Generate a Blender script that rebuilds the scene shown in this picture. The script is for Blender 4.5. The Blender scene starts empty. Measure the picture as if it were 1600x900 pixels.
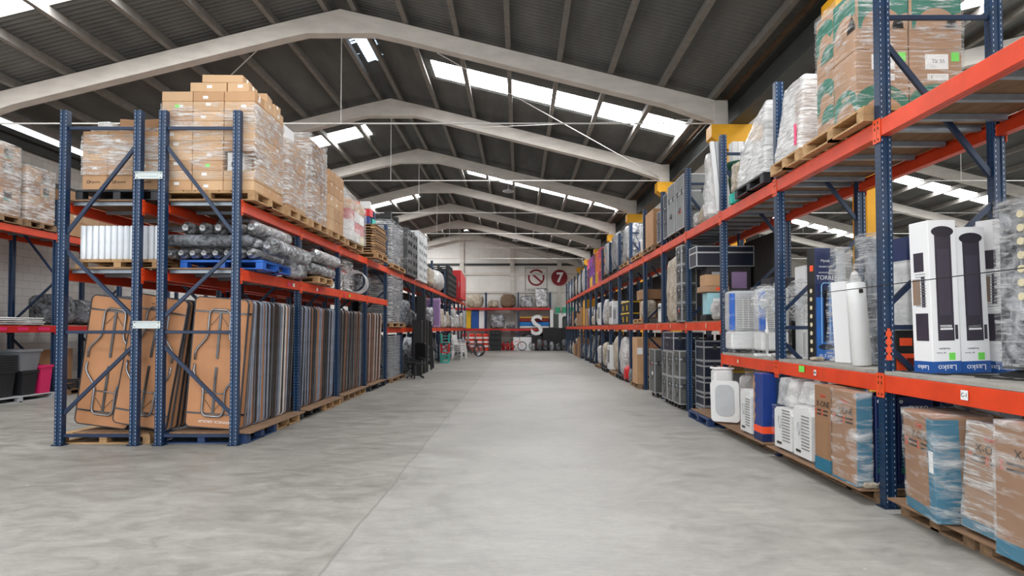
import bpy, math, random
from mathutils import Vector, Matrix, noise as mn
R = math.radians
PI = math.pi
rng = random.Random(7)
scene = bpy.context.scene
COL = scene.collection
H = 1.58                      # camera height

# ------------------------------------------------------------------ colours and materials
def lin(c):
    out = []
    for v in c:
        v = v / 255.0
        out.append(v / 12.92 if v <= .04045 else ((v + .055) / 1.055) ** 2.4)
    return out
_mats = {}
def new_mat(name):
    m = bpy.data.materials.new(name); m.use_nodes = True
    nt = m.node_tree; nt.nodes.clear()
    o = nt.nodes.new('ShaderNodeOutputMaterial')
    b = nt.nodes.new('ShaderNodeBsdfPrincipled')
    nt.links.new(b.outputs[0], o.inputs[0])
    return m, nt, b, o
def coords(nt, scale=(1, 1, 1), kind='Object', rot=(0, 0, 0)):
    tc = nt.nodes.new('ShaderNodeTexCoord'); mp = nt.nodes.new('ShaderNodeMapping')
    mp.inputs['Scale'].default_value = scale; mp.inputs['Rotation'].default_value = rot
    nt.links.new(tc.outputs[kind], mp.inputs[0]); return mp.outputs[0]
def noise(nt, vec, scale, detail=4, rough=.55, dist=0):
    n = nt.nodes.new('ShaderNodeTexNoise')
    n.inputs['Scale'].default_value = scale; n.inputs['Detail'].default_value = detail
    n.inputs['Roughness'].default_value = rough; n.inputs['Distortion'].default_value = dist
    if vec: nt.links.new(vec, n.inputs['Vector'])
    return n.outputs['Fac']
def mapr(nt, v, a, b, c, d):
    n = nt.nodes.new('ShaderNodeMapRange')
    for i, x in enumerate((a, b, c, d)): n.inputs[i + 1].default_value = x
    nt.links.new(v, n.inputs[0]); return n.outputs[0]
def mixc(nt, f, a, b):
    n = nt.nodes.new('ShaderNodeMix'); n.data_type = 'RGBA'
    for s, x in ((6, a), (7, b)):
        if isinstance(x, (list, tuple)): n.inputs[s].default_value = (*x[:3], 1)
        else: nt.links.new(x, n.inputs[s])
    if isinstance(f, (int, float)): n.inputs[0].default_value = f
    else: nt.links.new(f, n.inputs[0])
    return n.outputs[2]
def math_(nt, op, a, b=None, c=None):
    n = nt.nodes.new('ShaderNodeMath'); n.operation = op
    for i, x in enumerate((a, b, c)):
        if x is None: continue
        if isinstance(x, (int, float)): n.inputs[i].default_value = x
        else: nt.links.new(x, n.inputs[i])
    return n.outputs[0]
def bump(nt, b, h, strength, dist=.01):
    n = nt.nodes.new('ShaderNodeBump'); n.inputs['Strength'].default_value = strength
    n.inputs['Distance'].default_value = dist
    nt.links.new(h, n.inputs['Height']); nt.links.new(n.outputs[0], b.inputs['Normal'])
def M(name, col, rough=.6, metal=0., var=.0, scale=6., bmp=0., bscale=30., rnd=0., stretch=(1, 1, 1), coat=0.):
    """plain procedural material: base colour, noise wear, bump, per-object tone"""
    if name in _mats: return _mats[name]
    m, nt, b, o = new_mat(name)
    c = lin(col)
    b.inputs['Roughness'].default_value = rough; b.inputs['Metallic'].default_value = metal
    b.inputs['Coat Weight'].default_value = coat
    src = None
    if var:
        v = coords(nt, stretch)
        f = mapr(nt, noise(nt, v, scale, 6), .3, .7, 0, 1)
        src = mixc(nt, f, [x * (1 - var) for x in c], [min(1, x * (1 + var)) for x in c])
    if rnd:
        oi = nt.nodes.new('ShaderNodeObjectInfo')
        g = nt.nodes.new('ShaderNodeHueSaturation')
        nt.links.new(mapr(nt, oi.outputs['Random'], 0, 1, 1 - rnd, 1 + rnd), g.inputs['Value'])
        if src: nt.links.new(src, g.inputs['Color'])
        else: g.inputs['Color'].default_value = (*c, 1)
        src = g.outputs[0]
    if src: nt.links.new(src, b.inputs['Base Color'])
    else: b.inputs['Base Color'].default_value = (*c, 1)
    if bmp: bump(nt, b, noise(nt, coords(nt, stretch), bscale, 5), bmp)
    _mats[name] = m; return m
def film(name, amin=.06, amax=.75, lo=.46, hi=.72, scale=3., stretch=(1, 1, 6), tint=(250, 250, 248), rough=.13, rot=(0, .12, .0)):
    """clear stretch film: mostly see-through, white streaks paint in the glints of its creases"""
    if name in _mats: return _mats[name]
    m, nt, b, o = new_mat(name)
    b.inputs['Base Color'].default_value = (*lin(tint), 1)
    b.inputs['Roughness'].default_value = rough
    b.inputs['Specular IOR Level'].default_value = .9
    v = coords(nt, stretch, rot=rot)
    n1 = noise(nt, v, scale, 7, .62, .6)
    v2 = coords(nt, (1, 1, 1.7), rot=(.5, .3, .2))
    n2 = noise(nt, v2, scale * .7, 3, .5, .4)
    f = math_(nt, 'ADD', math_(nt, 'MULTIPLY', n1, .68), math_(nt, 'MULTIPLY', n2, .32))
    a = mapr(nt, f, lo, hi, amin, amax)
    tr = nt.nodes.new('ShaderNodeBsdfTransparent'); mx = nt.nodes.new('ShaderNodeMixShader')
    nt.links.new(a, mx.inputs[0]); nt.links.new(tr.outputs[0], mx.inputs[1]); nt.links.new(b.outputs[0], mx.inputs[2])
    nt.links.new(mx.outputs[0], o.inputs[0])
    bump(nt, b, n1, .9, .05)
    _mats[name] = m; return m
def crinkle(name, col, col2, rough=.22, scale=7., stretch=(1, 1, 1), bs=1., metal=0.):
    """opaque things under tight glossy plastic: crinkle highlights mixed into the base colour"""
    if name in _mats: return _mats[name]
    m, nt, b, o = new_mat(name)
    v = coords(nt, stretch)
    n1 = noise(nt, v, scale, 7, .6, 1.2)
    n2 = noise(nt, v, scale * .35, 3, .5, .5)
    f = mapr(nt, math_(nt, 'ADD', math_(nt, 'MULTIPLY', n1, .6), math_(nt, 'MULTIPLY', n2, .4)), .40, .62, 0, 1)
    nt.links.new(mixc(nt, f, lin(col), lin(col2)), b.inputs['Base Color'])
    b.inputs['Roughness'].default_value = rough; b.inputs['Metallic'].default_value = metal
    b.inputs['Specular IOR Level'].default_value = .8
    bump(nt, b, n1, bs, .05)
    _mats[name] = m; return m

# ------------------------------------------------------------------ mesh builder
class MB:
    def __init__(s): s.v = []; s.f = []; s.mi = []; s.k = 0
    def add(s, vs, fs, T=None):
        b = len(s.v)
        s.v += [tuple(T @ Vector(p)) if T else tuple(p) for p in vs]
        s.f += [tuple(b + i for i in f) for f in fs]; s.mi += [s.k] * len(fs); return s
    def box(s, x0, x1, y0, y1, z0, z1, ch=0., T=None):
        if ch <= 0:
            vs = [(x, y, z) for x in (x0, x1) for y in (y0, y1) for z in (z0, z1)]
            return s.add(vs, [(0, 1, 3, 2), (4, 6, 7, 5), (0, 4, 5, 1), (2, 3, 7, 6), (0, 2, 6, 4), (1, 5, 7, 3)], T)
        X, Y, Z = (x0, x1), (y0, y1), (z0, z1)
        vs = []; idx = {}
        for i in (0, 1):
            for j in (0, 1):
                for k in (0, 1):
                    sx, sy, sz = 1 - 2 * i, 1 - 2 * j, 1 - 2 * k
                    for a in range(3):
                        idx[(i, j, k, a)] = len(vs)
                        vs.append((X[i] + (ch * sx if a != 0 else 0), Y[j] + (ch * sy if a != 1 else 0), Z[k] + (ch * sz if a != 2 else 0)))
        g = lambda i, j, k, a: idx[(i, j, k, a)]
        fs = []
        for i in (0, 1): fs.append([g(i, 0, 0, 0), g(i, 1, 0, 0), g(i, 1, 1, 0), g(i, 0, 1, 0)])
        for j in (0, 1): fs.append([g(0, j, 0, 1), g(1, j, 0, 1), g(1, j, 1, 1), g(0, j, 1, 1)])
        for k in (0, 1): fs.append([g(0, 0, k, 2), g(1, 0, k, 2), g(1, 1, k, 2), g(0, 1, k, 2)])
        for i in (0, 1):
            for j in (0, 1): fs.append([g(i, j, 0, 0), g(i, j, 1, 0), g(i, j, 1, 1), g(i, j, 0, 1)])
            for k in (0, 1): fs.append([g(i, 0, k, 0), g(i, 1, k, 0), g(i, 1, k, 2), g(i, 0, k, 2)])
        for j in (0, 1):
            for k in (0, 1): fs.append([g(0, j, k, 1), g(1, j, k, 1), g(1, j, k, 2), g(0, j, k, 2)])
        for i in (0, 1):
            for j in (0, 1):
                for k in (0, 1): fs.append([g(i, j, k, 0), g(i, j, k, 1), g(i, j, k, 2)])
        c = Vector(((x0 + x1) / 2, (y0 + y1) / 2, (z0 + z1) / 2)); out = []
        for f in fs:
            p = [Vector(vs[q]) for q in f]; n = (p[1] - p[0]).cross(p[2] - p[0])
            out.append(tuple(f) if n.dot(sum(p, Vector()) / len(p) - c) > 0 else tuple(reversed(f)))
        return s.add(vs, out, T)
    def bar(s, p, q, w, h, up=(0, 0, 1)):
        p, q = Vector(p), Vector(q); d = (q - p); L = d.length; d.normalize()
        u = Vector(up)
        if abs(d.dot(u)) > .99: u = Vector((1, 0, 0))
        x = d.cross(u).normalized(); z = x.cross(d)
        T = Matrix((x, d, z)).transposed().to_4x4(); T.translation = p
        return s.box(-w / 2, w / 2, 0, L, -h / 2, h / 2, 0, T)
    def tube(s, pts, r, n=8, closed=False, caps=True):
        P = [Vector(p) for p in pts]; N = len(P); vs = []; pu = None
        for i in range(N):
            if closed: t = P[(i + 1) % N] - P[i - 1]
            else: t = P[min(i + 1, N - 1)] - P[max(i - 1, 0)]
            t.normalize()
            if pu is None:
                pu = Vector((0, 0, 1)) if abs(t.z) < .9 else Vector((1, 0, 0))
            u = (pu - t * pu.dot(t))
            if u.length < 1e-4: u = t.orthogonal()
            u.normalize(); w = t.cross(u); pu = u
            rr = r[i] if isinstance(r, (list, tuple)) else r
            vs += [P[i] + (u * math.cos(2 * PI * k / n) + w * math.sin(2 * PI * k / n)) * rr for k in range(n)]
        fs = []
        for i in range(N if closed else N - 1):
            a, b = i * n, ((i + 1) % N) * n
            fs += [(a + k, a + (k + 1) % n, b + (k + 1) % n, b + k) for k in range(n)]
        if caps and not closed: fs += [tuple(reversed(range(n))), tuple((N - 1) * n + k for k in range(n))]
        return s.add(vs, fs)
    def cyl(s, p, q, r, n=12, r2=None): return s.tube([p, q], [r, r if r2 is None else r2], n)
    def lathe(s, prof, n=20, T=None):
        vs = []; fs = []
        for r, z in prof: vs += [(r * math.cos(2 * PI * k / n), r * math.sin(2 * PI * k / n), z) for k in range(n)]
        for i in range(len(prof) - 1):
            a, b = i * n, (i + 1) * n
            fs += [(a + k, a + (k + 1) % n, b + (k + 1) % n, b + k) for k in range(n)]
        fs += [tuple(reversed(range(n))), tuple((len(prof) - 1) * n + k for k in range(n))]
        return s.add(vs, fs, T)
    def prism(s, poly, a, b, T=None):
        """2-D polygon (x, z) run from y=a to y=b"""
        n = len(poly)
        vs = [(x, a, z) for x, z in poly] + [(x, b, z) for x, z in poly]
        fs = [tuple(range(n)), tuple(reversed(range(n, 2 * n)))] + [(i, i + n, (i + 1) % n + n, (i + 1) % n) for i in range(n)]
        return s.add(vs, fs, T)
    def ring(s, c, r, t, axis='y', n=24, m=6):
        pts = []
        for k in range(n):
            a = 2 * PI * k / n; u, v = r * math.cos(a), r * math.sin(a)
            pts.append((c[0] + u, c[1], c[2] + v) if axis == 'y' else (c[0], c[1] + u, c[2] + v) if axis == 'x' else (c[0] + u, c[1] + v, c[2]))
        return s.tube(pts, t, m, True)
    def mesh(s, name, mats, smooth=False):
        me = bpy.data.meshes.new(name); me.from_pydata(s.v, [], s.f)
        for m in (mats if isinstance(mats, (list, tuple)) else [mats]): me.materials.append(m)
        if any(s.mi): me.polygons.foreach_set('material_index', s.mi)
        if smooth: me.polygons.foreach_set('use_smooth', [True] * len(me.polygons))
        me.update(); return me
    def build(s, name, mats, parent=None, loc=(0, 0, 0), rot=(0, 0, 0), smooth=False):
        return link(name, s.mesh(name, mats, smooth), parent, loc, rot)
def link(name, me, parent=None, loc=(0, 0, 0), rot=(0, 0, 0)):
    o = bpy.data.objects.new(name, me); COL.objects.link(o)
    o.location = loc; o.rotation_euler = rot
    if parent: o.parent = parent
    return o
ORD = 'zeroth first second third fourth fifth sixth seventh eighth ninth tenth eleventh twelfth thirteenth fourteenth fifteenth sixteenth seventeenth eighteenth nineteenth twentieth'.split()
TENS = {2: 'twenty', 3: 'thirty', 4: 'forty', 5: 'fifty', 6: 'sixty', 7: 'seventy', 8: 'eighty', 9: 'ninety'}
TENTH = {2: 'twentieth', 3: 'thirtieth', 4: 'fortieth', 5: 'fiftieth', 6: 'sixtieth', 7: 'seventieth', 8: 'eightieth', 9: 'ninetieth'}
def nth(k):
    if k <= 20: return ORD[k]
    return TENTH[k // 10] if k % 10 == 0 else TENS[k // 10] + '-' + ORD[k % 10]
_used = {}
def tag(o, label, cat, group=None):
    n = _used.get(label, 0) + 1; _used[label] = n
    if n > 1: label = label + ', ' + nth(n) + ' from the front'
    o['label'] = label; o['category'] = cat; o['kind'] = 'thing'
    if group: o['group'] = group
    return o
def thing(name, label, cat, loc=(0, 0, 0), rz=0, group=None, rot=None):
    o = bpy.data.objects.new(name, None); COL.objects.link(o)
    o.empty_display_size = .1
    o.location = loc; o.rotation_euler = rot or (0, 0, rz)
    return tag(o, label, cat, group)
def kids(o): return [c for c in list(o.children)]
def dup(o, loc, rot, label, group=None, parent=None):
    def rec(a, p):
        c = a.copy(); COL.objects.link(c); c.parent = p
        for ch in kids(a): rec(ch, c)
        return c
    r = rec(o, None); r.location = loc; r.rotation_euler = rot
    if 'group' in r and group is None: group = r['group']
    tag(r, label, o['category'], group); return r
def struct(o): o['kind'] = 'structure'; return o
_txt = {}
def text(s, size, mat, parent, loc, rot, name='lettering', ext=.0008, sx=1., bold=0.):
    key = (s, size, mat.name, ext, sx, bold)
    if key not in _txt:
        cu = bpy.data.curves.new('t', 'FONT'); cu.body = s; cu.size = size
        cu.align_x = 'CENTER'; cu.align_y = 'CENTER'; cu.extrude = ext; cu.resolution_u = 3; cu.offset = bold
        ob = bpy.data.objects.new('t', cu)
        me = bpy.data.meshes.new_from_object(ob); me.materials.clear(); me.materials.append(mat); me.name = 'lettering'
        for v in me.vertices: v.co.x *= sx
        bpy.data.objects.remove(ob); bpy.data.curves.remove(cu)
        _txt[key] = me
    return link(name, _txt[key], parent, loc, rot)
FRONT = (PI / 2, 0, 0)              # faces the camera end of the hall
AISLE_R = (PI / 2, 0, -PI / 2)      # faces -X
AISLE_L = (PI / 2, 0, PI / 2)       # faces +X
# ------------------------------------------------------------------ materials
def mat_floor():
    m, nt, b, o = new_mat('floor_concrete')
    v = coords(nt)
    big = mapr(nt, noise(nt, v, .55, 8, .68, .6), .33, .67, 0, 1)
    mid = mapr(nt, noise(nt, coords(nt, (.8, 1.3, 1)), 3.0, 9, .74, .9), .36, .66, 0, 1)
    fine = noise(nt, v, 26, 6, .7)
    f = math_(nt, 'ADD', math_(nt, 'MULTIPLY', big, .36), math_(nt, 'MULTIPLY', mid, .42))
    str_ = noise(nt, coords(nt, (1, 3.2, 1)), 7, 8, .7, .3)
    f = math_(nt, 'ADD', f, math_(nt, 'ADD', math_(nt, 'MULTIPLY', fine, .24), math_(nt, 'MULTIPLY', math_(nt, 'SUBTRACT', str_, .5), .55)))
    c = mixc(nt, f, lin((106, 103, 96)), lin((171, 168, 160)))
    sep = nt.nodes.new('ShaderNodeSeparateXYZ'); nt.links.new(v, sep.inputs[0])
    wob = math_(nt, 'MULTIPLY', math_(nt, 'SUBTRACT', noise(nt, v, 1.1, 4), .5), .10)
    x = math_(nt, 'ADD', sep.outputs['X'], wob); y = math_(nt, 'ADD', sep.outputs['Y'], wob)
    jx = math_(nt, 'LESS_THAN', math_(nt, 'ABSOLUTE', math_(nt, 'ADD', x, 1.29)), .012)
    jy = math_(nt, 'LESS_THAN', math_(nt, 'ABSOLUTE', math_(nt, 'SUBTRACT', math_(nt, 'MODULO', math_(nt, 'ADD', y, 60.), 5.5), 2.7)), .010)
    j = math_(nt, 'MULTIPLY', math_(nt, 'MAXIMUM', jx, jy), .55)
    c = mixc(nt, j, c, lin((108, 106, 101)))
    side = mapr(nt, x, -1.31, -1.27, 0, .13)
    c = mixc(nt, side, c, lin((190, 189, 186)))
    spots = math_(nt, 'GREATER_THAN', noise(nt, coords(nt, (1, 1, 1)), 9, 2), .76)
    c = mixc(nt, math_(nt, 'MULTIPLY', spots, .35), c, lin((205, 204, 200)))
    nt.links.new(c, b.inputs['Base Color'])
    nt.links.new(mapr(nt, mid, 0, 1, .38, .62), b.inputs['Roughness'])
    bump(nt, b, fine, .12, .004)
    return m
def mat_post(col, name, pitch=.05, w=.012):
    m, nt, b, o = new_mat(name)
    v = coords(nt); sep = nt.nodes.new('ShaderNodeSeparateXYZ'); nt.links.new(v, sep.inputs[0])
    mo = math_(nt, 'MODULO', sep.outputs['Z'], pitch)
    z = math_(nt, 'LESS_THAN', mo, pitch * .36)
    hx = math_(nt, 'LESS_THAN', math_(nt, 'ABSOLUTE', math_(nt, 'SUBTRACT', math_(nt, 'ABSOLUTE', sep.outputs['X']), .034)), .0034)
    hy = math_(nt, 'LESS_THAN', math_(nt, 'ABSOLUTE', math_(nt, 'SUBTRACT', math_(nt, 'ABSOLUTE', sep.outputs['Y']), .018)), .007)
    geo = nt.nodes.new('ShaderNodeNewGeometry'); s2 = nt.nodes.new('ShaderNodeSeparateXYZ'); nt.links.new(geo.outputs['Normal'], s2.inputs[0])
    fx = math_(nt, 'GREATER_THAN', math_(nt, 'ABSOLUTE', s2.outputs['X']), .7); fy = math_(nt, 'GREATER_THAN', math_(nt, 'ABSOLUTE', s2.outputs['Y']), .7)
    holeLit = math_(nt, 'MULTIPLY', math_(nt, 'MULTIPLY', z, hx), fy)
    holeB = math_(nt, 'MULTIPLY', math_(nt, 'MULTIPLY', math_(nt, 'LESS_THAN', mo, pitch * .55), hy), fx)
    n = mapr(nt, noise(nt, v, 7, 5), .3, .7, 0, 1)
    c = mixc(nt, n, [x * .8 for x in lin(col)], [x * 1.25 for x in lin(col)])
    c = mixc(nt, holeLit, c, lin((176, 184, 194)))  # pale dots paint the light showing through the holes
    c = mixc(nt, holeB, c, lin((10, 12, 18)))
    nt.links.new(c, b.inputs['Base Color']); b.inputs['Roughness'].default_value = .42
    return m
def mat_block(name, c1, c2, bw, bh, mort=.008, mcol=None, axis='x'):
    m, nt, b, o = new_mat(name)
    rot = (PI / 2, 0, 0) if axis == 'y' else (PI / 2, 0, PI / 2)
    tc = nt.nodes.new('ShaderNodeTexCoord'); sep = nt.nodes.new('ShaderNodeSeparateXYZ'); nt.links.new(tc.outputs['Object'], sep.inputs[0])
    cmb = nt.nodes.new('ShaderNodeCombineXYZ')
    nt.links.new(sep.outputs['X' if axis == 'y' else 'Y'], cmb.inputs[0]); nt.links.new(sep.outputs['Z'], cmb.inputs[1])
    br = nt.nodes.new('ShaderNodeTexBrick')
    br.inputs['Color1'].default_value = (*lin(c1), 1); br.inputs['Color2'].default_value = (*lin(c2), 1)
    br.inputs['Mortar'].default_value = (*lin(mcol or (150, 148, 143)), 1)
    br.inputs['Scale'].default_value = 1; br.inputs['Mortar Size'].default_value = mort
    br.inputs['Brick Width'].default_value = bw; br.inputs['Row Height'].default_value = bh
    nt.links.new(cmb.outputs[0], br.inputs['Vector'])
    n = mapr(nt, noise(nt, coords(nt), .8, 7, .65), .35, .7, 0, .35)
    nt.links.new(mixc(nt, n, br.outputs[0], lin([x * .8 for x in c1])), b.inputs['Base Color'])
    b.inputs['Roughness'].default_value = .85
    bump(nt, b, math_(nt, 'SUBTRACT', 1., br.outputs['Fac']), .3, .01)
    return m
def mat_emit(name, col, st):
    m, nt, b, o = new_mat(name)
    b.inputs['Base Color'].default_value = (*lin(col), 1)
    b.inputs['Emission Color'].default_value = (*lin(col), 1); b.inputs['Emission Strength'].default_value = st
    return m
FLOOR = mat_floor()
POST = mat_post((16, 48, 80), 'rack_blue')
BLUE = M('rack_blue_plain', (17, 39, 68), .45, var=.2)
ORANGE = M('rack_orange', (222, 66, 24), .42, var=.12, scale=4)
ORANGEC = M('rack_orange_clip', (228, 78, 30), .4, var=.15, scale=20)
REDB = M('rack_red', (196, 30, 28), .42, var=.12)
GALV = M('galvanised', (150, 158, 166), .42, .55, var=.12, scale=12)
GALVL = M('galvanised_light', (196, 204, 202), .45, .2, var=.08)
BOARD = M('chipboard', (132, 102, 76), .85, var=.25, scale=3, stretch=(4, 1, 1))
BOARDG = M('grey_board', (158, 154, 146), .85, var=.25, scale=5)
DARKHOLE = M('slot_black', (12, 12, 14), .8)
WOOD = M('pallet_wood', (176, 140, 98), .8, var=.25, scale=4, stretch=(1, 6, 6), rnd=.15, bmp=.2)
WOODD = M('old_and_shaded_pallet_wood', (140, 112, 84), .85, var=.3, scale=4, stretch=(1, 6, 6), rnd=.15, bmp=.2)
PBLUE = M('blue_plastic', (24, 96, 188), .45, var=.1)
PDBLUE = M('dark_blue_plastic', (30, 56, 98), .5, var=.1)
PBLACK = M('black_plastic', (30, 31, 34), .5, var=.15)
BLACK = M('black', (20, 20, 22), .55, var=.2)
CARD = M('cardboard', (188, 148, 110), .85, var=.07, scale=3, rnd=.10)
CARDL = M('cardboard_light', (202, 166, 128), .85, var=.06, scale=3, rnd=.08)
CARDD = M('cardboard_dark', (158, 120, 86), .85, var=.08, scale=3, rnd=.12)
XCARD = M('carton_brown_shaded', (150, 112, 82), .85, var=.08, scale=3, rnd=.06)  # own brown, with the shade under the shelf darkened into it
KRAFT = M('kraft', (172, 136, 106), .85, var=.06, scale=3)
TAPE = M('packing_tape', (188, 150, 104), .3, var=.05)
LABELW = M('paper_label', (238, 238, 236), .7)
GREENS = M('green_sticker', (120, 226, 90), .6)
INK = M('ink', (44, 38, 34), .7)
WHITE = M('white_plastic', (226, 226, 224), .42, var=.03)
WHITEP = M('white_print', (240, 240, 240), .6)
IVORY = M('ivory', (226, 214, 178), .6)
GREY = M('grey_plastic', (128, 130, 134), .5, var=.08)
GREYL = M('light_grey_plastic', (184, 186, 188), .5, var=.06)
STEEL = M('steel', (150, 152, 156), .28, .9, var=.1)
STEELD = M('dark_steel', (92, 92, 94), .35, .8, var=.2)
ALU = M('aluminium', (196, 198, 200), .35, .6, var=.06)
RED = M('red_plastic', (200, 30, 38), .42, var=.1)
REDX = M('red_print', (216, 60, 44), .6)
FLUOR = M('fluorescent_orange', (255, 86, 40), .5)
PINK = M('pink_plastic', (226, 40, 104), .45)
TEAL = M('teal_plastic', (52, 176, 160), .45)
TEALP = M('teal_print', (28, 108, 136), .6, var=.08)
GREENP = M('green_print', (34, 112, 92), .65, var=.08)
GREEND = M('dark_green_plastic', (22, 84, 62), .4)
NAVY = M('navy_laminate', (24, 31, 48), .4, var=.15)
NAVYP = M('navy_print', (22, 40, 88), .5, var=.1)
BLUEP = M('blue_print', (24, 56, 130), .45, var=.15)
YELLOW = M('yellow_plastic', (226, 184, 40), .45)
YPAINT = M('yellow_paint', (238, 172, 22), .55, var=.1, scale=3)
PURPLE = M('purple_frame', (120, 62, 140), .45)
MAUVE = M('mauve_plastic', (190, 160, 205), .5)
LAM = M('grey_laminate', (88, 88, 84), .45, var=.15)
HARD = M('hardboard', (186, 132, 92), .75, var=.09, scale=2.2, rnd=.06)
RIMS = [M('rim_steel', (126, 128, 132), .32, .75, var=.2, scale=3), M('rim_dark', (66, 66, 70), .4, .5, var=.2), M('rim_blue_grey', (150, 160, 178), .4, .35, var=.15),
        M('rim_white', (206, 202, 198), .5, .1, var=.1), M('rim_brown', (140, 100, 80), .5, .1, var=.15)]
TABTOP = M('table_top_dark', (70, 60, 54), .6, var=.15)
CONC = M('painted_concrete', (210, 204, 195), .8, var=.1, scale=2, stretch=(1, 1, 3))
ROOF = M('fibre_cement', (104, 105, 102), .9, var=.22, scale=.6, stretch=(3, .6, 1))
PURL = M('purlin_concrete', (128, 124, 118), .8, var=.15)
GIRD = M('girder_steel', (58, 62, 60), .6, var=.2, scale=3)
RUST = M('angle_rust', (128, 104, 82), .7, var=.2)
ROD = M('tie_rod_white', (206, 204, 198), .5)
SKY = mat_emit('translucent_sheet_daylit', (250, 252, 255), 11.0)
SKYB = M('ridge_sheet', (176, 190, 206), .35, var=.2, scale=6)
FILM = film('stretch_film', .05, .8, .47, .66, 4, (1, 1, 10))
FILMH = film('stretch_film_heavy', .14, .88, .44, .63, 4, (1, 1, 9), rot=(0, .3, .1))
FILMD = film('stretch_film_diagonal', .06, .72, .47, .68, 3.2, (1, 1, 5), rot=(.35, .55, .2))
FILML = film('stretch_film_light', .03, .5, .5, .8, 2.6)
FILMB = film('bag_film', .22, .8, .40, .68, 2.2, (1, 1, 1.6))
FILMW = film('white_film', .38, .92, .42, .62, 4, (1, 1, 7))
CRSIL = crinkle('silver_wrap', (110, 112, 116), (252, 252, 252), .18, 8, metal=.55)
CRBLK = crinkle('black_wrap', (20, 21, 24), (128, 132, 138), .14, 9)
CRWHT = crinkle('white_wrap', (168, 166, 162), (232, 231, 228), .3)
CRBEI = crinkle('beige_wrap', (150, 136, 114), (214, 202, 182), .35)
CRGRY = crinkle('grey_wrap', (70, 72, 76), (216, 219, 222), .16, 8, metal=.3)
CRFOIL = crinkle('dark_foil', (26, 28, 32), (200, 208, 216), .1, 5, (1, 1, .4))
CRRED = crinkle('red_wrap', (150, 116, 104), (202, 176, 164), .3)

# ------------------------------------------------------------------ camera, light, world
cam = bpy.data.cameras.new('camera'); co = bpy.data.objects.new('camera', cam); COL.objects.link(co)
co.location = (0, 0, H); cam.sensor_width = 36; cam.lens = 22.5; cam.clip_end = 300
co.rotation_euler = (R(90 + 1.5), 0, 0); cam.shift_x = -12 / 1600; cam.shift_y = 37 / 1600
scene.camera = co
w = bpy.data.worlds.new('daylight'); scene.world = w; w.use_nodes = True
bg = w.node_tree.nodes['Background']; bg.inputs[0].default_value = (.93, .96, 1, 1); bg.inputs[1].default_value = 1.35
scene.view_settings.view_transform = 'Standard'; scene.view_settings.look = 'None'
scene.view_settings.exposure = 1.17; scene.view_settings.gamma = 1; scene.view_settings.use_curve_mapping = False
cy = scene.cycles
cy.use_denoising = True
cy.max_bounces = 10; cy.diffuse_bounces = 5; cy.glossy_bounces = 4; cy.transparent_max_bounces = 24; cy.transmission_bounces = 4
cy.sample_clamp_indirect = 6; cy.caustics_reflective = False; cy.caustics_refractive = False

# ------------------------------------------------------------------ the hall
YB = 47.6; YF = -3.0
XR = -3.97; XE = 4.45; XW = -12.5; Z0 = 8.66; SL = .248
FR = [14.1 + 5.5 * i for i in range(-2, 7)]        # concrete portal frames
def zr(x, xr=XR): return Z0 - SL * abs(x - xr)
X2 = 5.10; XR2 = 13.6; XW2 = 22.1
WALL = mat_block('wall_block', (222, 221, 216), (212, 211, 206), .40, .20, .006, (176, 174, 168), 'x')
WALLB = mat_block('wall_render', (236, 232, 225), (231, 227, 220), 3., .9, .004, (184, 180, 174), 'y')
struct(MB().box(-13, 23, YF - 6, YB + .3, -.2, 0).build('floor', FLOOR))
struct(MB().box(-12.9, -12.6, YF, YB, 0, 6.45).build('wall_left', WALL))
struct(MB().box(22.3, 22.6, YF, YB, 0, 6.6).build('wall_right', WALL))
def gable(xa, xr, xb, name):
    return struct(MB().prism([(xa, 0), (xb, 0), (xb, zr(xb, xr) + .22), (xr, Z0 + .22), (xa, zr(xa, xr) + .22)], YB, YB + .25).build(name, WALLB))
gable(-12.6, XR, 4.75, 'wall_back'); gable(4.76, XR2, 22.3, 'wall_back_second_nave')
# pilasters, ledges and framed recesses on the end wall
for i, x in enumerate((-8.6, -4.3, -.55, 2.95)):
    struct(MB().box(x - .16, x + .16, YB - .12, YB - .002, 0, zr(x) - .1, .01).build('trim_%d' % (i + 1), CONC))
for i, z in enumerate((4.2, 5.55)):
    struct(MB().box(-12.5, 4.4, YB - .09, YB - .002, z, z + .16).build('trim_%d' % (i + 6), CONC))
struct(MB().box(-12.5, 4.3, YB - .05, YB - .002, 6.25, 6.42).build('trim_9', GIRD))
struct(MB().box(-12.59, -12.44, YF, YB - .2, 6.1, 6.3).box(-12.59, -12.30, YF, YB - .2, 6.3, 6.42).build('trim_10', GIRD))
struct(MB().box(-12.595, -12.53, YF, YB - .2, 5.35, 5.5).build('trim_11', GIRD))

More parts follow.
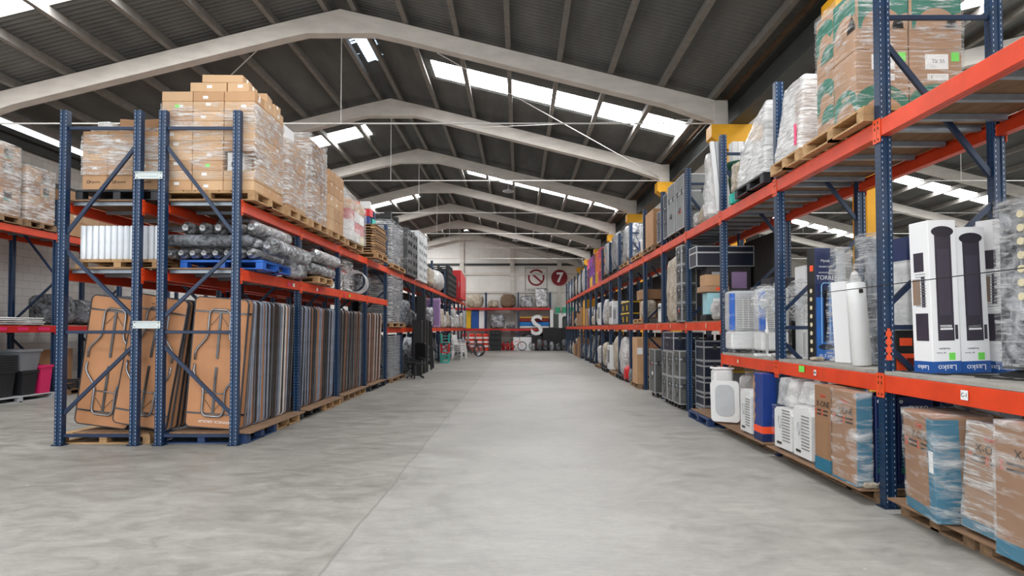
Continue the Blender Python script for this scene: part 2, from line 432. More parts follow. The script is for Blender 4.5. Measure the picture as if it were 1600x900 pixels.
def roof_slope(xa, xb, xr, name, holes):
    """corrugated sheet, waves run down the slope; skylight strips are left open for their own sheets"""
    mb = MB(); pitch = .14; amp = .045
    xs = sorted([xa, xb] + [h[k] for h in holes for k in (0, 1)])
    def strip(x0, x1, y0, y1):
        n = max(2, int(round((y1 - y0) / pitch * 6))); vs = []
        for i in range(n + 1):
            y = y0 + (y1 - y0) * i / n; dz = amp * abs(math.sin(PI * y / pitch)) - amp / 2
            vs += [(x0, y, zr(x0, xr) + .24 + dz), (x1, y, zr(x1, xr) + .24 + dz)]
        mb.add(vs, [(2 * i, 2 * i + 1, 2 * i + 3, 2 * i + 2) for i in range(n)])
    x0, x1 = min(xa, xb), max(xa, xb)
    y = YF
    for hx0, hx1, hy0, hy1 in sorted(holes, key=lambda h: h[2]):
        strip(x0, x1, y, hy0)
        if hx0 > x0 + .01: strip(x0, hx0, hy0, hy1)
        if hx1 < x1 - .01: strip(hx1, x1, hy0, hy1)
        y = hy1
    strip(x0, x1, y, YB)
    o = mb.build(name, ROOF); return struct(o)
wn = [0]
def skylight(x0, x1, y0, y1, xr):
    wn[0] += 1; mb = MB()
    n = 7
    for i in range(n):
        a = x0 + (x1 - x0) * i / n; b = x0 + (x1 - x0) * (i + 1) / n
        mb.add([(a, y0, zr(a, xr) + .25), (b, y0, zr(b, xr) + .25), (b, y1, zr(b, xr) + .25), (a, y1, zr(a, xr) + .25)], [(0, 1, 2, 3)])
    struct(mb.build('window_%d' % wn[0], SKY))
HR = [(-2.3, 4.35, y - .55, y + .55) for y in (5.85, 16.85, 27.85, 38.85)]
HL = [(-12.0, -5.3, y - .55, y + .55) for y in (.35, 11.35, 22.35, 33.35, 44.35)]
roof_slope(XR + .18, XE + .2, XR, 'ceiling', HR); roof_slope(XW, XR - .18, XR, 'ceiling_far_slope', HL)
H2R = [(15.6, 21.5, y - .55, y + .55) for y in (5.85, 16.85, 27.85, 38.85)]
H2L = [(5.6, 12., y - .55, y + .55) for y in (11.35, 22.35, 33.35)]
roof_slope(X2 - .15, XR2 - .18, XR2, 'ceiling_second_nave', H2L); roof_slope(XR2 + .18, XW2 + .3, XR2, 'ceiling_second_nave_far_slope', H2R)
for h in HR + HL: skylight(*h, XR)
for h in H2R + H2L: skylight(*h, XR2)
# ridge caps, one stretch of clear sheet
for xr, nm in ((XR, 'ceiling_ridge'), (XR2, 'ceiling_second_nave_ridge')):
    mb = MB()
    for y0, y1 in ((YF, 15.4), (17.4, YB)) if xr == XR else ((YF, YB),):
        mb.add([(xr - .3, y0, Z0 + .22), (xr, y0, Z0 + .32), (xr + .3, y0, Z0 + .22), (xr - .3, y1, Z0 + .22), (xr, y1, Z0 + .32), (xr + .3, y1, Z0 + .22)], [(0, 1, 4, 3), (1, 2, 5, 4)])
    struct(mb.build(nm, ROOF))
mb = MB()
for i in range(3):
    y0 = 15.4 + i * .667; dz = .03 * i
    mb.add([(XR - .36, y0, Z0 + .17 + dz), (XR, y0, Z0 + .29 + dz), (XR + .36, y0, Z0 + .17 + dz), (XR - .36, y0 + .69, Z0 + .13 + dz), (XR, y0 + .69, Z0 + .25 + dz), (XR + .36, y0 + .69, Z0 + .13 + dz)], [(0, 1, 4, 3), (1, 2, 5, 4)])
wn[0] += 1; struct(mb.build('window_%d' % wn[0], mat_emit('ridge_sheet_daylit', (186, 204, 226), 1.0)))
# purlins
for xr, xa, xb in ((XR, XW, XE), (XR2, X2, XW2)):
    for sgn, xe in ((-1, xa), (1, xb)):
        L = abs(xe - xr)
        for i in range(8):
            x = xr + sgn * (.32 + i * (L - .5) / 7)
            mb = MB(); z = zr(x, xr)
            mb.box(x - .055, x + .055, YF, YB - .01, z + .02, z + .07).box(x - .022, x + .022, YF, YB - .01, z + .07, z + .21)
            struct(mb.build('purlin', PURL))
def rafter(xa, xr, xb, y):
    dw = .36
    top = [(xa, zr(xa, xr)), (xr - .9, zr(xr - .9, xr)), (xr, Z0 - .02), (xr + .9, zr(xr + .9, xr)), (xb, zr(xb, xr))]
    bot = [(xb, zr(xb, xr) - .5), (xb - 1.4, zr(xb - 1.4, xr) - dw), (xr + 1.3, zr(xr + 1.3, xr) - dw), (xr + .75, Z0 - .2 - dw), (xr - .75, Z0 - .2 - dw), (xr - 1.3, zr(xr - 1.3, xr) - dw), (xa + 1.4, zr(xa + 1.4, xr) - dw), (xa, zr(xa, xr) - .5)]
    o = MB().prism(top + bot, y - .13, y + .13).build('roof_frame', CONC); struct(o)
    # raised rib along the middle of the face
    return o
def rod(p, q, r=.018, name='tie_rod', m=ROD):
    return struct(MB().cyl(p, q, r, 8).build(name, m))
for n, y in enumerate(FR):
    rafter(XW - .1, XR, XE + .14, y); rafter(X2 - .14, XR2, XW2, y)
    rod((XW, y, 6.13), (XE - .16, y, 6.13)); rod((XR, y, 6.14), (XR, y, Z0 - .6), .008, 'hanger_rod')
    rod((X2 + .2, y, 6.13), (XW2, y, 6.13)); rod((XR2, y, 6.14), (XR2, y, Z0 - .6), .008, 'hanger_rod')
    # columns: yellow shaft, flared yellow head, two stubs for the two naves
    if y < YB - .3:
        mb = MB(); mb.k = 0
        mb.box(4.58, 4.93, y - .18, y + .18, 0, 5.5, .015)
        mb.add([(4.58, y - .18, 5.5), (4.93, y - .18, 5.5), (4.93, y + .18, 5.5), (4.58, y + .18, 5.5), (4.2, y - .2, 5.78), (5.32, y - .2, 5.78), (5.32, y + .2, 5.78), (4.2, y + .2, 5.78), (4.2, y - .2, 6.05), (5.32, y - .2, 6.05), (5.32, y + .2, 6.05), (4.2, y + .2, 6.05)],
               [(0, 1, 5, 4), (1, 2, 6, 5), (2, 3, 7, 6), (3, 0, 4, 7), (4, 5, 9, 8), (5, 6, 10, 9), (6, 7, 11, 10), (7, 4, 8, 11), (8, 9, 10, 11)])
        struct(mb.build('column', YPAINT))
        struct(MB().box(4.27, 4.58, y - .15, y + .15, 6.06, 6.6, .01).build('column_stub', CONC))
        struct(MB().box(4.97, 5.24, y - .15, y + .15, 6.06, 6.6, .01).build('column_stub', CONC))
        struct(MB().box(-12.58, -12.3, y - .18, y + .18, 0, 6.09, .01).build('column_wall', CONC))
# valley girder between the naves and its edge angle
mb = MB()
mb.box(4.62, 5.0, YF, YB - .3, 6.05, 6.09).box(4.79, 4.82, YF, YB - .3, 6.09, 6.6).box(4.62, 4.965, YF, YB - .3, 6.6, 6.64)
struct(mb.build('beam_valley', GIRD))
struct(MB().box(4.60, 4.66, YF, YB - .3, 6.72, 6.86).box(4.95, 5.1, YF, YB - .3, 6.72, 6.86).box(4.66, 4.95, YF, YB - .3, 6.70, 6.72).build('valley_gutter', RUST))
# sway cables between the first frames, lamp discs on wires
rod((-1.86, 14.25, 7.78), (4.3, 19.5, 6.2), .012, 'sway_cable'); rod((-5.9, 14.25, 7.85), (-12.2, 19.4, 6.1), .012, 'sway_cable')
rod((4.1, 14.3, 6.3), (-1.9, 19.4, 7.7), .006, 'sway_cable')
for i, (x, y, z) in enumerate(((-.45, 25.1, 6.98), (-.2, 36.1, 6.55))):
    t = thing('hanging_lamp', ('white disc lamp hanging on a wire below the third roof frame', 'small disc lamp hanging on a wire far down the hall')[i], 'lamp', (x, y, z))
    MB().lathe([(.05, .1), (.07, .05), (.21, .03), (.22, 0), (.2, -.03), (.05, -.05)], 20).build('lamp_shade', GREYL, t)
    MB().cyl((0, 0, .1), (0, 0, zr(x) - z - .40), .008, 6).build('wire', ROD, t)
# ------------------------------------------------------------------ racking
_pm = {}
def post_mesh(h):
    h = round(h, 3)
    if h not in _pm:
        a, b, g, d = .05, .045, .012, .012
        prof = [(-a, -b), (-.02, -b), (-.014, -b + d), (.014, -b + d), (.02, -b), (a, -b), (a, b), (.02, b), (.014, b - d), (-.014, b - d), (-.02, b), (-a, b)]
        mb = MB(); n = len(prof)
        vs = [(x, y, .012) for x, y in prof] + [(x, y, h) for x, y in prof]
        mb.add(vs, [tuple(reversed(range(n))), tuple(range(n, 2 * n))] + [(i, (i + 1) % n, (i + 1) % n + n, i + n) for i in range(n)])
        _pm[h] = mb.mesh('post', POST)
    return _pm[h]
_cache = {}
def cmesh(key, fn, mats, smooth=False):
    if key not in _cache:
        mb = MB(); fn(mb); _cache[key] = mb.mesh(str(key[0]), mats, smooth)
    return _cache[key]
def frame(xa, xb, y, h, label, group, flip=False, rotate=False, off=0., clip=True):
    """upright frame: two posts, horizontals and diagonals; local x runs across the rack"""
    t = thing('rack_upright_frame', label, 'rack frame', ((xa + xb) / 2, y, 0), 0, group)
    if rotate: t.rotation_euler.z = PI / 2; 
    w = abs(xb - xa) / 2
    for s in (-1, 1):
        p = link('post', post_mesh(h), t, (s * w, 0, 0))
        link('foot_plate', cmesh(('foot_plate',), lambda m: m.box(-.075, .075, -.07, .07, 0, .008).cyl((-.062, -.055, .008), (-.062, -.055, .02), .008, 6).cyl((.062, .055, .008), (.062, .055, .02), .008, 6), BLUE), p)
    i = w - .05
    for z in (.13 + off, 1.53 + off, 4.32 + off):
        if z < h: link('horizontal_brace', cmesh(('hbrace', round(i, 3)), lambda m: m.box(-i, i, -.016, .016, -.022, .022, .004), BLUE), t, (0, 0, z))
    f = 1 if flip else -1
    for (z0, z1, d) in ((4.06, 2.89, 1), (2.63, 1.75, -1), (1.33, .43, 1)):
        z0 += off; z1 += off; q = f * d
        if max(z0, z1) < h: MB().bar((-q * i, 0, z0), (q * i, 0, z1), .036, .045).build('diagonal_brace', BLUE, t)
    return t
def beam(x, y0, y1, ztop, side, label, group, h=.15, mat=ORANGE, axis='y'):
    """load beam between two frames; side=+1: outer face looks to +x (local)"""
    t = thing('rack_beam', label, 'rack beam', (x, y0, ztop), 0 if axis == 'y' else -PI / 2, group)
    L = abs(y1 - y0) - .094
    f = .052 * side
    def bm(m):
        a, b = (f, f - .05 * side); lo, hi = min(a, b), max(a, b)
        m.box(lo, hi, .047, .047 + L, -h, 0, .004)
        a2 = f - .05 * side; b2 = f - .085 * side
        m.box(min(a2, b2), max(a2, b2), .047, .047 + L, -h, -.05)
    link('beam_profile', cmesh(('beam_profile', round(L, 3), side, h, mat.name), bm, mat), t)
    def cn(m):
        a, b = f + .002 * side, f + .007 * side
        m.box(min(a, b), max(a, b), -.046, .047, -.2, .02)
        m.k = 1
        c = f + .009 * side
        for zz in (-.03, -.08, -.15):
            for yy in (-.026, .02): m.box(min(b, c), max(b, c), yy - .006, yy + .006, zz - .012, zz + .012)
        m.k = 0
    # each end carries a hooked clip on half of the post face
    def half(s):
        def fn(m):
            a, b = f + .002 * side, f + .007 * side
            y0_, y1_ = (.003, .06) if s > 0 else (-.06, -.003)
            m.box(min(a, b), max(a, b), y0_, y1_, -.2, .015)
            m.k = 1; c = b + .002 * side
            for zz in (-.02, -.07, -.17):
                m.box(min(b, c), max(b, c), s * .026 - .006, s * .026 + .006, zz - .014, zz + .010)
        return fn
    link('beam_clip', cmesh(('beam_clip', side, 1, mat.name), half(1), [ORANGEC if mat is ORANGE else mat, DARKHOLE]), t)
    link('beam_clip', cmesh(('beam_clip', side, -1, mat.name), half(-1), [ORANGEC if mat is ORANGE else mat, DARKHOLE]), t, (0, L + .094, 0))
    return t
def deck(xa, xb, y0, y1, ztop, label, group, mat=BOARD, bars=4, th=.018, over=.0, axis='y'):
    """shelf panel on grey cross bars"""
    t = thing('shelf_deck', label, 'shelf', ((xa + xb) / 2, y0, ztop), 0, group)
    w = abs(xb - xa) / 2; L = y1 - y0
    MB().box(-w - over, w + over, .055, L - .055, .003, .003 + th).build('deck_panel', mat, t)
    for k in range(bars):
        y = .16 + (L - .32) * k / max(1, bars - 1)
        link('cross_bar', cmesh(('cross_bar', round(w, 3)), lambda m: m.box(-w + .03, w - .03, -.03, .03, -.045, 0).box(-w + .03, w - .03, -.045, .045, -.003, 0), GALV), t, (0, y, 0))
    return t
# --- folding-table row: two frames back to back, aisle face at x=-3.81
LA = (-3.86, -4.87); LB = (-5.21, -6.22)
LY = [8.7 + 2.42 * i for i in range(16)]
for i, y in enumerate(LY):
    tall = i % 2 == 0
    frame(LA[1], LA[0], y, 4.56 if tall else 3.34, 'blue upright frame on the aisle side of the folding table row, %s from the front' % nth(i + 1), 'rack frames of the folding table row', True)
    if i < 6:
        frame(LB[1], LB[0], y, 4.56 if tall else 3.34, 'blue upright frame behind the aisle frames of the folding table row, %s from the front' % nth(i + 1), 'rear rack frames of the folding table row', False)
for i in range(15):
    y0, y1 = LY[i], LY[i + 1]; n = nth(i + 1)
    beam(LA[0], y0, y1, 3.33, 1, 'orange top beam facing the aisle, %s bay of the folding table row' % n, 'beams of the folding table row')
    beam(LA[1], y0, y1, 3.33, -1, 'orange top beam at the rear of the %s bay of the folding table row' % n, 'beams of the folding table row')
    deck(LA[1], LA[0], y0, y1, 3.33, 'chipboard top shelf in the %s bay of the folding table row' % n, 'shelf decks of the folding table row')
    if i < 4:
        beam(LA[0], y0, y1, 2.39, 1, 'orange middle beam facing the aisle above the folding tables, %s bay' % n, 'beams of the folding table row')
        beam(LA[1], y0, y1, 2.39, -1, 'orange middle beam behind the folding tables, %s bay' % n, 'beams of the folding table row')
        deck(LA[1], LA[0], y0, y1, 2.39, 'chipboard middle shelf over the folding tables, %s bay' % n, 'shelf decks of the folding table row')
    elif i not in (6,):
        z = 1.60
        beam(LA[0], y0, y1, z, 1, 'orange lower beam facing the aisle in the %s bay of the folding table row' % n, 'beams of the folding table row')
        beam(LA[1], y0, y1, z, -1, 'orange lower beam at the rear of the %s bay of the folding table row' % n, 'beams of the folding table row')
        deck(LA[1], LA[0], y0, y1, z, 'chipboard lower shelf in the %s bay of the folding table row' % n, 'shelf decks of the folding table row')
    if i < 5:
        for zt, nm in ((3.33, 'top'), (2.39, 'middle')):
            beam(LB[0], y0, y1, zt, 1, 'orange %s beam beside the gap between the paired racks, %s bay' % (nm, n), 'beams of the rear rack')
            beam(LB[1], y0, y1, zt, -1, 'orange %s beam on the far side of the paired racks, %s bay' % (nm, n), 'beams of the rear rack')
            deck(LB[1], LB[0], y0, y1, zt, 'chipboard %s shelf of the rear rack, %s bay' % (nm, n), 'shelf decks of the rear rack')
# light grey spacers that tie the two front frames together
for z, nm in ((3.66, 'upper'), (1.63, 'lower')):
    t = thing('row_spacer', '%s pale grey spacer bracket tying the two front rack frames together' % nm, 'bracket', (-5.04, 8.645, z), 0, 'row spacers')
    MB().box(-.185, .185, 0, .006, -.05, .05).box(-.185, .185, -.012, 0, .04, .05).box(-.185, .185, -.012, 0, -.05, -.04).box(-.12, .12, -.006, 0, -.012, .02).build('spacer_plate', GALVL, t)
    m = MB()
    for x in (-.16, .16):
        for zz in (-.03, .03): m.cyl((x, -.006, zz), (x, 0, zz), .007, 8)
    m.build('bolt_heads', STEELD, t)
# --- appliance row, aisle face at x=3.2
RX = (3.26, 4.27)
RY = [3.5, 5.7, 8.0, 10.2] + [10.2 + 2.13 * k for k in range(1, 17)]
def rb(j): return nth(j)           # bay j of the appliance row lies between RY[j-1] and RY[j]
for j, y in enumerate(RY):
    frame(RX[0], RX[1], y, 4.68, 'blue upright frame in the appliance rack row, %s from the front' % nth(j + 1), 'rack frames of the appliance row', True, off=.06)
for j in range(len(RY) - 1):
    y0, y1 = RY[j], RY[j + 1]; n = nth(j + 1)
    for x, s, nm in ((RX[0], -1, 'aisle'), (RX[1], 1, 'rear')):
        beam(x, y0, y1, 3.44, s, 'orange top beam on the %s side of the %s bay of the appliance row' % (nm, n), 'beams of the appliance row')
        beam(x, y0, y1, 1.17 if j < 3 else 1.69, s, 'orange %s beam on the %s side of the %s bay of the appliance row' % ('low' if j < 3 else 'middle', nm, n), 'beams of the appliance row')
    deck(RX[0], RX[1], y0, y1, 3.44, 'chipboard top shelf in the %s bay of the appliance row' % n, 'shelf decks of the appliance row', bars=5)
    deck(RX[0], RX[1], y0, y1, 1.17 if j < 3 else 1.69, ('grey board' if j < 3 else 'chipboard') + ' main shelf in the %s bay of the appliance row' % n, 'shelf decks of the appliance row', BOARDG if j < 3 else BOARD, 4, .03 if j < 3 else .018, .05)
ZT_R = 3.462; ZM_R = 1.204; ZM_F = 1.712; ZT_L = 3.352; ZM_L = 2.412; ZL_F = 1.622
# stickers on the beams
def sticker(x, y, z, w, h, side, mat, label, group='beam stickers', txt=None):
    o = MB().box(-w / 2, w / 2, -.001, 0, -h / 2, h / 2).build('sticker', mat, None, (x, y, z), (0, 0, -PI / 2 if side < 0 else PI / 2))
    tag(o, label, 'sticker', group)
    if txt: text(txt, h * .62, INK, o, (0, -.002, 0), FRONT)
sticker(3.200, 4.62, 1.10, .075, .07, -1, LABELW, 'white bay number sticker on the low orange beam nearest the camera', txt='C-1')
sticker(3.200, 6.95, 1.10, .055, .06, -1, LABELW, 'white square sticker on the low beam beside a green tape flag', txt='88')
sticker(3.200, 7.28, 1.12, .14, .07, -1, GREENS, 'green tape flag on the low orange beam')
sticker(3.200, 9.4, 1.10, .05, .05, -1, IVORY, 'cream square sticker on the low beam under the air coolers')
for k in range(6): sticker(3.200, 11.0 + k * 1.3, 1.63, .04, .08, -1, IVORY, 'small cream sticker on the middle beam, %s from the front' % nth(k + 1))
for k, (y, m, nm) in enumerate(((10.55, PINK, 'pink'), (10.75, LABELW, 'white'), (12.0, LABELW, 'small white'), (12.2, PINK, 'small pink'), (14.3, GREENS, 'green'), (13.9, PINK, 'second pink'))):
    sticker(-3.800, y, 2.31, .16 if k == 0 else .09, .06, 1, m, nm + ' sticker on the middle beam above the folding tables')
# --- wall row on the far side
WX = (-10.9, -11.92); WY = [10.2, 12.6, 15.0, 17.4, 19.8, 22.2]
for i, y in enumerate(WY):
    frame(WX[1], WX[0], y, 4.6, 'blue upright frame of the rack along the block wall, %s from the front' % nth(i + 1), 'rack frames along the block wall', True)
for i in range(5):
    y0, y1 = WY[i], WY[i + 1]; n = nth(i + 1)
    for x, s, nm in ((WX[0], 1, 'front'), (WX[1], -1, 'rear')):
        beam(x, y0, y1, 3.80, s, 'orange upper beam on the %s of the wall rack, %s bay' % (nm, n), 'beams of the wall rack')
        beam(x, y0, y1, 1.64, s, 'red lower beam on the %s of the wall rack, %s bay' % (nm, n), 'beams of the wall rack', mat=REDB)
    deck(WX[1], WX[0], y0, y1, 3.80, 'upper chipboard shelf of the wall rack, %s bay' % n, 'shelf decks of the wall rack')
    deck(WX[1], WX[0], y0, y1, 1.64, 'lower chipboard shelf of the wall rack, %s bay' % n, 'shelf decks of the wall rack')
for k in range(3): sticker(-10.84, 13.35 + k * .62, 1.57, .36 - .06 * (k % 2), .07, 1, PINK, 'pink sticker on the red wall rack beam, %s from the front' % nth(k + 1))
# --- rack across the end wall
BX = [-5.2, -2.46, -.1, 2.23]; BY = (46.3, 47.25)
for i, x in enumerate(BX):
    t = frame(0, BY[1] - BY[0], 0, 4.2, 'dark upright frame of the end wall rack, %s from the bicycles' % nth(i + 1), 'rack frames of the end wall')
    t.location = (x, sum(BY) / 2, 0); t.rotation_euler.z = -PI / 2
for i in range(3):
    n = nth(i + 1)
    for z, nm in ((3.07, 'upper'), (1.56, 'lower')):
        for y, s in ((BY[0], 1), (BY[1], -1)):
            o = beam(BX[i], y, y + BX[i + 1] - BX[i], z, s, 'red %s beam on the %s of the end wall rack, %s bay' % (nm, 'front' if s > 0 else 'back', n), 'beams of the end wall rack', mat=REDB, axis='x')
            o.location = (BX[i], y, z)
        t = thing('shelf_deck', '%s board shelf of the end wall rack, %s bay' % (nm, n), 'shelf', (BX[i], BY[0], z), 0, 'shelf decks of the end wall rack')
        MB().box(.06, BX[i + 1] - BX[i] - .06, 0, BY[1] - BY[0], .003, .02).build('deck_panel', BOARD, t)

# ------------------------------------------------------------------ pallets
def pallet(x0, x1, y0, y1, z, mat, label, group='pallets', h=.14, plastic=False):
    """deck boards, nine blocks, runners"""
    lx, ly = x1 - x0, y1 - y0
    t = thing('pallet', label, 'pallet', (x0, y0, z), 0, group)
    def top(m):
        if plastic: m.box(0, lx, 0, ly, h - .035, h, .006)
        else:
            nb = max(4, int(lx / .16)); wdt = lx / nb
            for k in range(nb): m.box(k * wdt + .008, (k + 1) * wdt - .008, 0, ly, h - .02, h)
            for k in range(3):
                yy = (ly - .1) * k / 2; m.box(0, lx, yy, yy + .1, h - .04, h - .021)
    link('deck_boards', cmesh(('deck_boards', round(lx, 2), round(ly, 2), h, plastic, mat.name), top, mat), t)
    zb = h - (.036 if plastic else .041)
    bx, by = .1, .12
    for i in range(3):
        for j in range(3):
            link('block', cmesh(('block', h, plastic, mat.name), lambda m: m.box(0, bx, 0, by, .019, zb), mat), t, ((lx - bx) * i / 2, (ly - by) * j / 2, 0))
    link('runners', cmesh(('runners', round(lx, 2), round(ly, 2), mat.name), lambda m: [m.box(0, lx, (ly - .1) * k / 2, (ly - .1) * k / 2 + .1, 0, .018) for k in range(3)] + [m.box((lx - .1) * k / 2, (lx - .1) * k / 2 + .1, .11, ly - .11, 0, .018) for k in (0, 2)], mat), t)
    return t
def slab(x0, x1, y0, y1, z, th, mat, label, name='plywood_sheet', cat='board', group=None):
    o = MB().box(0, x1 - x0, 0, y1 - y0, 0, th, .003).build(name, mat, None, (x0, y0, z)); return tag(o, label, cat, group)

# ------------------------------------------------------------------ folding banquet tables
def rrect(hw, hh, r, n=5):
    out = []
    for cx, cz, a0 in ((hw - r, hh - r, 0), (-hw + r, hh - r, 90), (-hw + r, -hh + r, 180), (hw - r, -hh + r, 270)):
        for k in range(n + 1):
            a = R(a0 + 90 * k / n); out.append((cx + r * math.cos(a), cz + r * math.sin(a)))
    return out
TW, TH = .76, 1.83
def table_top(m):
    m.prism(rrect(TW / 2 - .006, TH / 2 - .006, .07), -.011, .011)
def table_rim(m):
    p = [(x, 0, z) for x, z in rrect(TW / 2, TH / 2, .075)]
    n = len(p); vs = []
    inner = rrect(TW / 2 - .014, TH / 2 - .014, .06)
    for y in (-.017, .017):
        vs += [(a[0], y, a[2]) for a in p]
        vs += [(q[0], y, q[1]) for q in inner]
    fs = []
    for i in range(n):
        j = (i + 1) % n
        fs += [(i, j, 2 * n + j, 2 * n + i), (i, n + i, n + j, j), (2 * n + i, 2 * n + j, 3 * n + j, 3 * n + i), (n + i, 3 * n + i, 3 * n + j, n + j)]
    m.add(vs, fs)
def leg_pts(s):
    q = [(-.30, .03), (-.305, .13), (-.28, .19), (-.17, .33), (-.15, .40), (-.15, .66), (-.14, .71), (-.10, .745), (.10, .745), (.14, .71), (.15, .66), (.15, .40), (.17, .33), (.28, .19), (.305, .13), (.30, .03)]
    return [(x, -.034, s * z) for x, z in q]
def make_table(label, loc, rot, rim, top, legs=True, group='folded banquet tables', metal=STEEL):
    t = thing('folding_table', label, 'folding table', loc, 0, group, rot)
    link('tabletop', cmesh(('tabletop', top.name), table_top, top), t)
    link('rim', cmesh(('rim', rim.name), table_rim, rim), t)
    if legs:
        for s in (1, -1):
            g = link('leg_frame', cmesh(('leg_frame', s, metal.name), lambda m: m.tube(leg_pts(s), .015, 8).tube([(-.15, -.034, s * .42), (.15, -.034, s * .42)], .008, 6), metal, True), t)
            link('brace', cmesh(('leg_brace', s), lambda m: m.box(-.016, .016, -.030, -.022, min(s * .06, s * .70), max(s * .06, s * .70)).tube([(-.12, -.03, s * .52), (0, -.026, s * .68), (.12, -.03, s * .52)], .004, 5), STEELD), g)
        for s in (1, -1): link('cross_rail', cmesh(('cross_rail',), lambda m: m.box(-TW / 2 + .01, TW / 2 - .01, -.022, -.012, -.011, .011), STEELD), t, (0, 0, s * .711))
    return t
ZTAB = .163
def stand(cx, y, tilt, lean=0.):
    """centre height for a table standing on its lower corner when rolled by tilt (towards +x at the top)"""
    hw, hh = TW / 2, TH / 2
    zc = ZTAB + .008 + hh * math.cos(tilt) * math.cos(lean) + (hw - .02) * abs(math.sin(tilt))
    return (cx + hh * math.sin(tilt), y, zc - .012)
ROWL = 'in the stack facing the camera'
front_specs = [(-5.88, 9.03, 7.2, 'brown folded table leaning at the outer corner of the front bay, nearest the empty floor'),
               (-5.27, 8.90, 9.6, 'middle of the three front folded tables, standing behind the spacer bracket'),
               (-4.30, 8.98, 4.2, 'folded table nearest the aisle at the front, white lettering along its lower edge')]
for cx, y, a, lab in front_specs:
    a = R(a); t = make_table(lab, stand(cx, y, a), (0, a, 0), RIMS[1], HARD, True, 'front folded banquet tables')
    if cx > -5:
        text('PODWICX GROUP', .048, LABELW, t, (.06, -.0125, -.82), (PI / 2, PI, 0), sx=1.25)
        MB().box(.30, .335, -.024, -.0225, -.725, -.695).build('small_tag', LABELW, t)
    elif cx < -5.5: MB().box(.30, .345, -.024, -.0225, -.725, -.695).build('small_tag', LABELW, t)
    else: text('GROUP', .034, INK, t, (-.05, -.0125, .80), (PI / 2, PI, 0), sx=1.3)
# those behind the front three
for k in range(5):
    a = R(6.2 + 1.1 * math.sin(k * 2.1)); make_table('folded table in the outer corner stack, %s behind the leaning front one' % nth(k + 1), stand(-5.80 + .02 * k, 9.115 + .085 * k, a), (0, a, 0), RIMS[k % 2], HARD, False, 'outer corner stack of folded tables')
    a = R(8.2 - .9 * k)
    if k < 4: make_table('folded table in the middle stack, %s behind its front one' % nth(k + 1), stand(-5.235 + .018 * k, (8.955, 9.075, 9.157, 9.24)[k], a), (0, a, 0), RIMS[1 if k % 2 else 0], HARD, False, 'middle stack of folded tables')
y = 9.08; k = 0; rr = random.Random(3)
while y < 17.9:
    if 10.98 < y < 11.22: y = 11.23
    if 13.40 < y < 13.66: y = 13.67
    if 15.82 < y < 16.08: y = 16.09
    bay = 1 if y < 11.1 else 2 if y < 13.5 else 3 if y < 15.9 else 4
    a = R((4.0 - .8 * min(k, 3)) if k < 3 else 1.3 + rr.uniform(-.7, .7))
    if bay == 1: rim = RIMS[rr.choice((0, 0, 1, 0, 2, 3))]
    elif bay == 2: rim = RIMS[rr.choice((2, 2, 2, 0, 1, 4))]
    elif bay == 3: rim = RIMS[rr.choice((0, 4, 0, 2, 1, 3))]
    else: rim = RIMS[rr.choice((4, 3, 4))]
    top = HARD if k < 4 or rr.random() < .12 else TABTOP
    lab = 'folded banquet table on edge along the aisle, %s back from the front one' % nth(k + 1)
    make_table(lab, stand(-4.27 + rr.uniform(-.012, .012), y, a), (0, a, 0), rim, top, k < 3, 'folded banquet tables along the aisle')
    y += {1: .108, 2: .108, 3: .108, 4: .10}[bay] + rr.uniform(-.004, .012); k += 1
# boards and pallets they stand on
for i, (y0, y1) in enumerate(((8.82, 9.90), (9.93, 11.02), (11.2, 12.3), (12.33, 13.44), (13.64, 14.72), (14.75, 15.86), (16.06, 17.9))):
    pallet(-5.0 + .03 * (i % 2), -3.74 - .03 * (i % 3), y0, y1, 0, (WOODD, WOOD, PBLACK, WOOD)[i % 4] if i else PDBLUE, 'pallet under the row of folded tables, %s from the front' % nth(i + 1), 'pallets under the folded tables', h=.135)
for i, (y0, y1) in enumerate(((8.80, 11.03), (11.21, 13.45), (13.63, 15.87), (16.05, 18.0))):
    slab(-4.80, -3.68 - .05 * (i > 1), y0, y1, .137, .02, BOARD, 'chipboard sheet under the folded tables in the %s bay' % nth(i + 1))
pallet(-6.35, -5.06, 8.80, 10.0, 0, WOOD, 'wooden pallet under the outer folded tables beside the empty floor', h=.135)
slab(-6.12, -5.08, 8.80, 10.0, .137, .02, BOARD, 'chipboard sheet under the outer folded tables')
# ------------------------------------------------------------------ packaging builders
def bulge_box(m, w, d, h, seed, b=.012, ch=.006):
    m.box(-w / 2, w / 2, -d / 2, d / 2, 0, h, ch)
def carton(w, d, h, loc, rz, label, mat=CARD, cat='box', group=None, tape=True, paper=0, name='cardboard_box'):
    """closed carton with a taped seam; paper: 0 none, 1 label on the camera end, 2 on both faces"""
    me = cmesh(('cardboard_box', round(w, 3), round(d, 3), round(h, 3), mat.name), lambda m: bulge_box(m, w, d, h, 0), mat)
    o = link(name, me, None, loc, (0, 0, rz)); tag(o, label, cat, group)
    if tape:
        link('tape', cmesh(('tape', round(w, 3), round(d, 3), round(h, 3)), lambda m: m.box(-w / 2 + .004, w / 2 - .004, -.024, .024, h, h + .001).box(-w / 2 - .0008, -w / 2, -.024, .024, h - .06, h - .006).box(w / 2, w / 2 + .0008, -.024, .024, h - .06, h - .006), TAPE), o)
    if paper & 1:
        link('paper_label', cmesh(('paper_label', round(d, 3), 1), lambda m: m.box(-.035, .035, -d / 2 - .0012, -d / 2, 0, .04), LABELW), o, (rng.uniform(-.2, .2) * w, 0, h * rng.uniform(.25, .55)))
    if paper & 2:
        link('paper_label', cmesh(('paper_label', round(w, 3), 2), lambda m: m.box(w / 2, w / 2 + .0012, -.035, .035, 0, .04), LABELW), o, (0, rng.uniform(-.2, .2) * d, h * rng.uniform(.25, .55)))
    return o
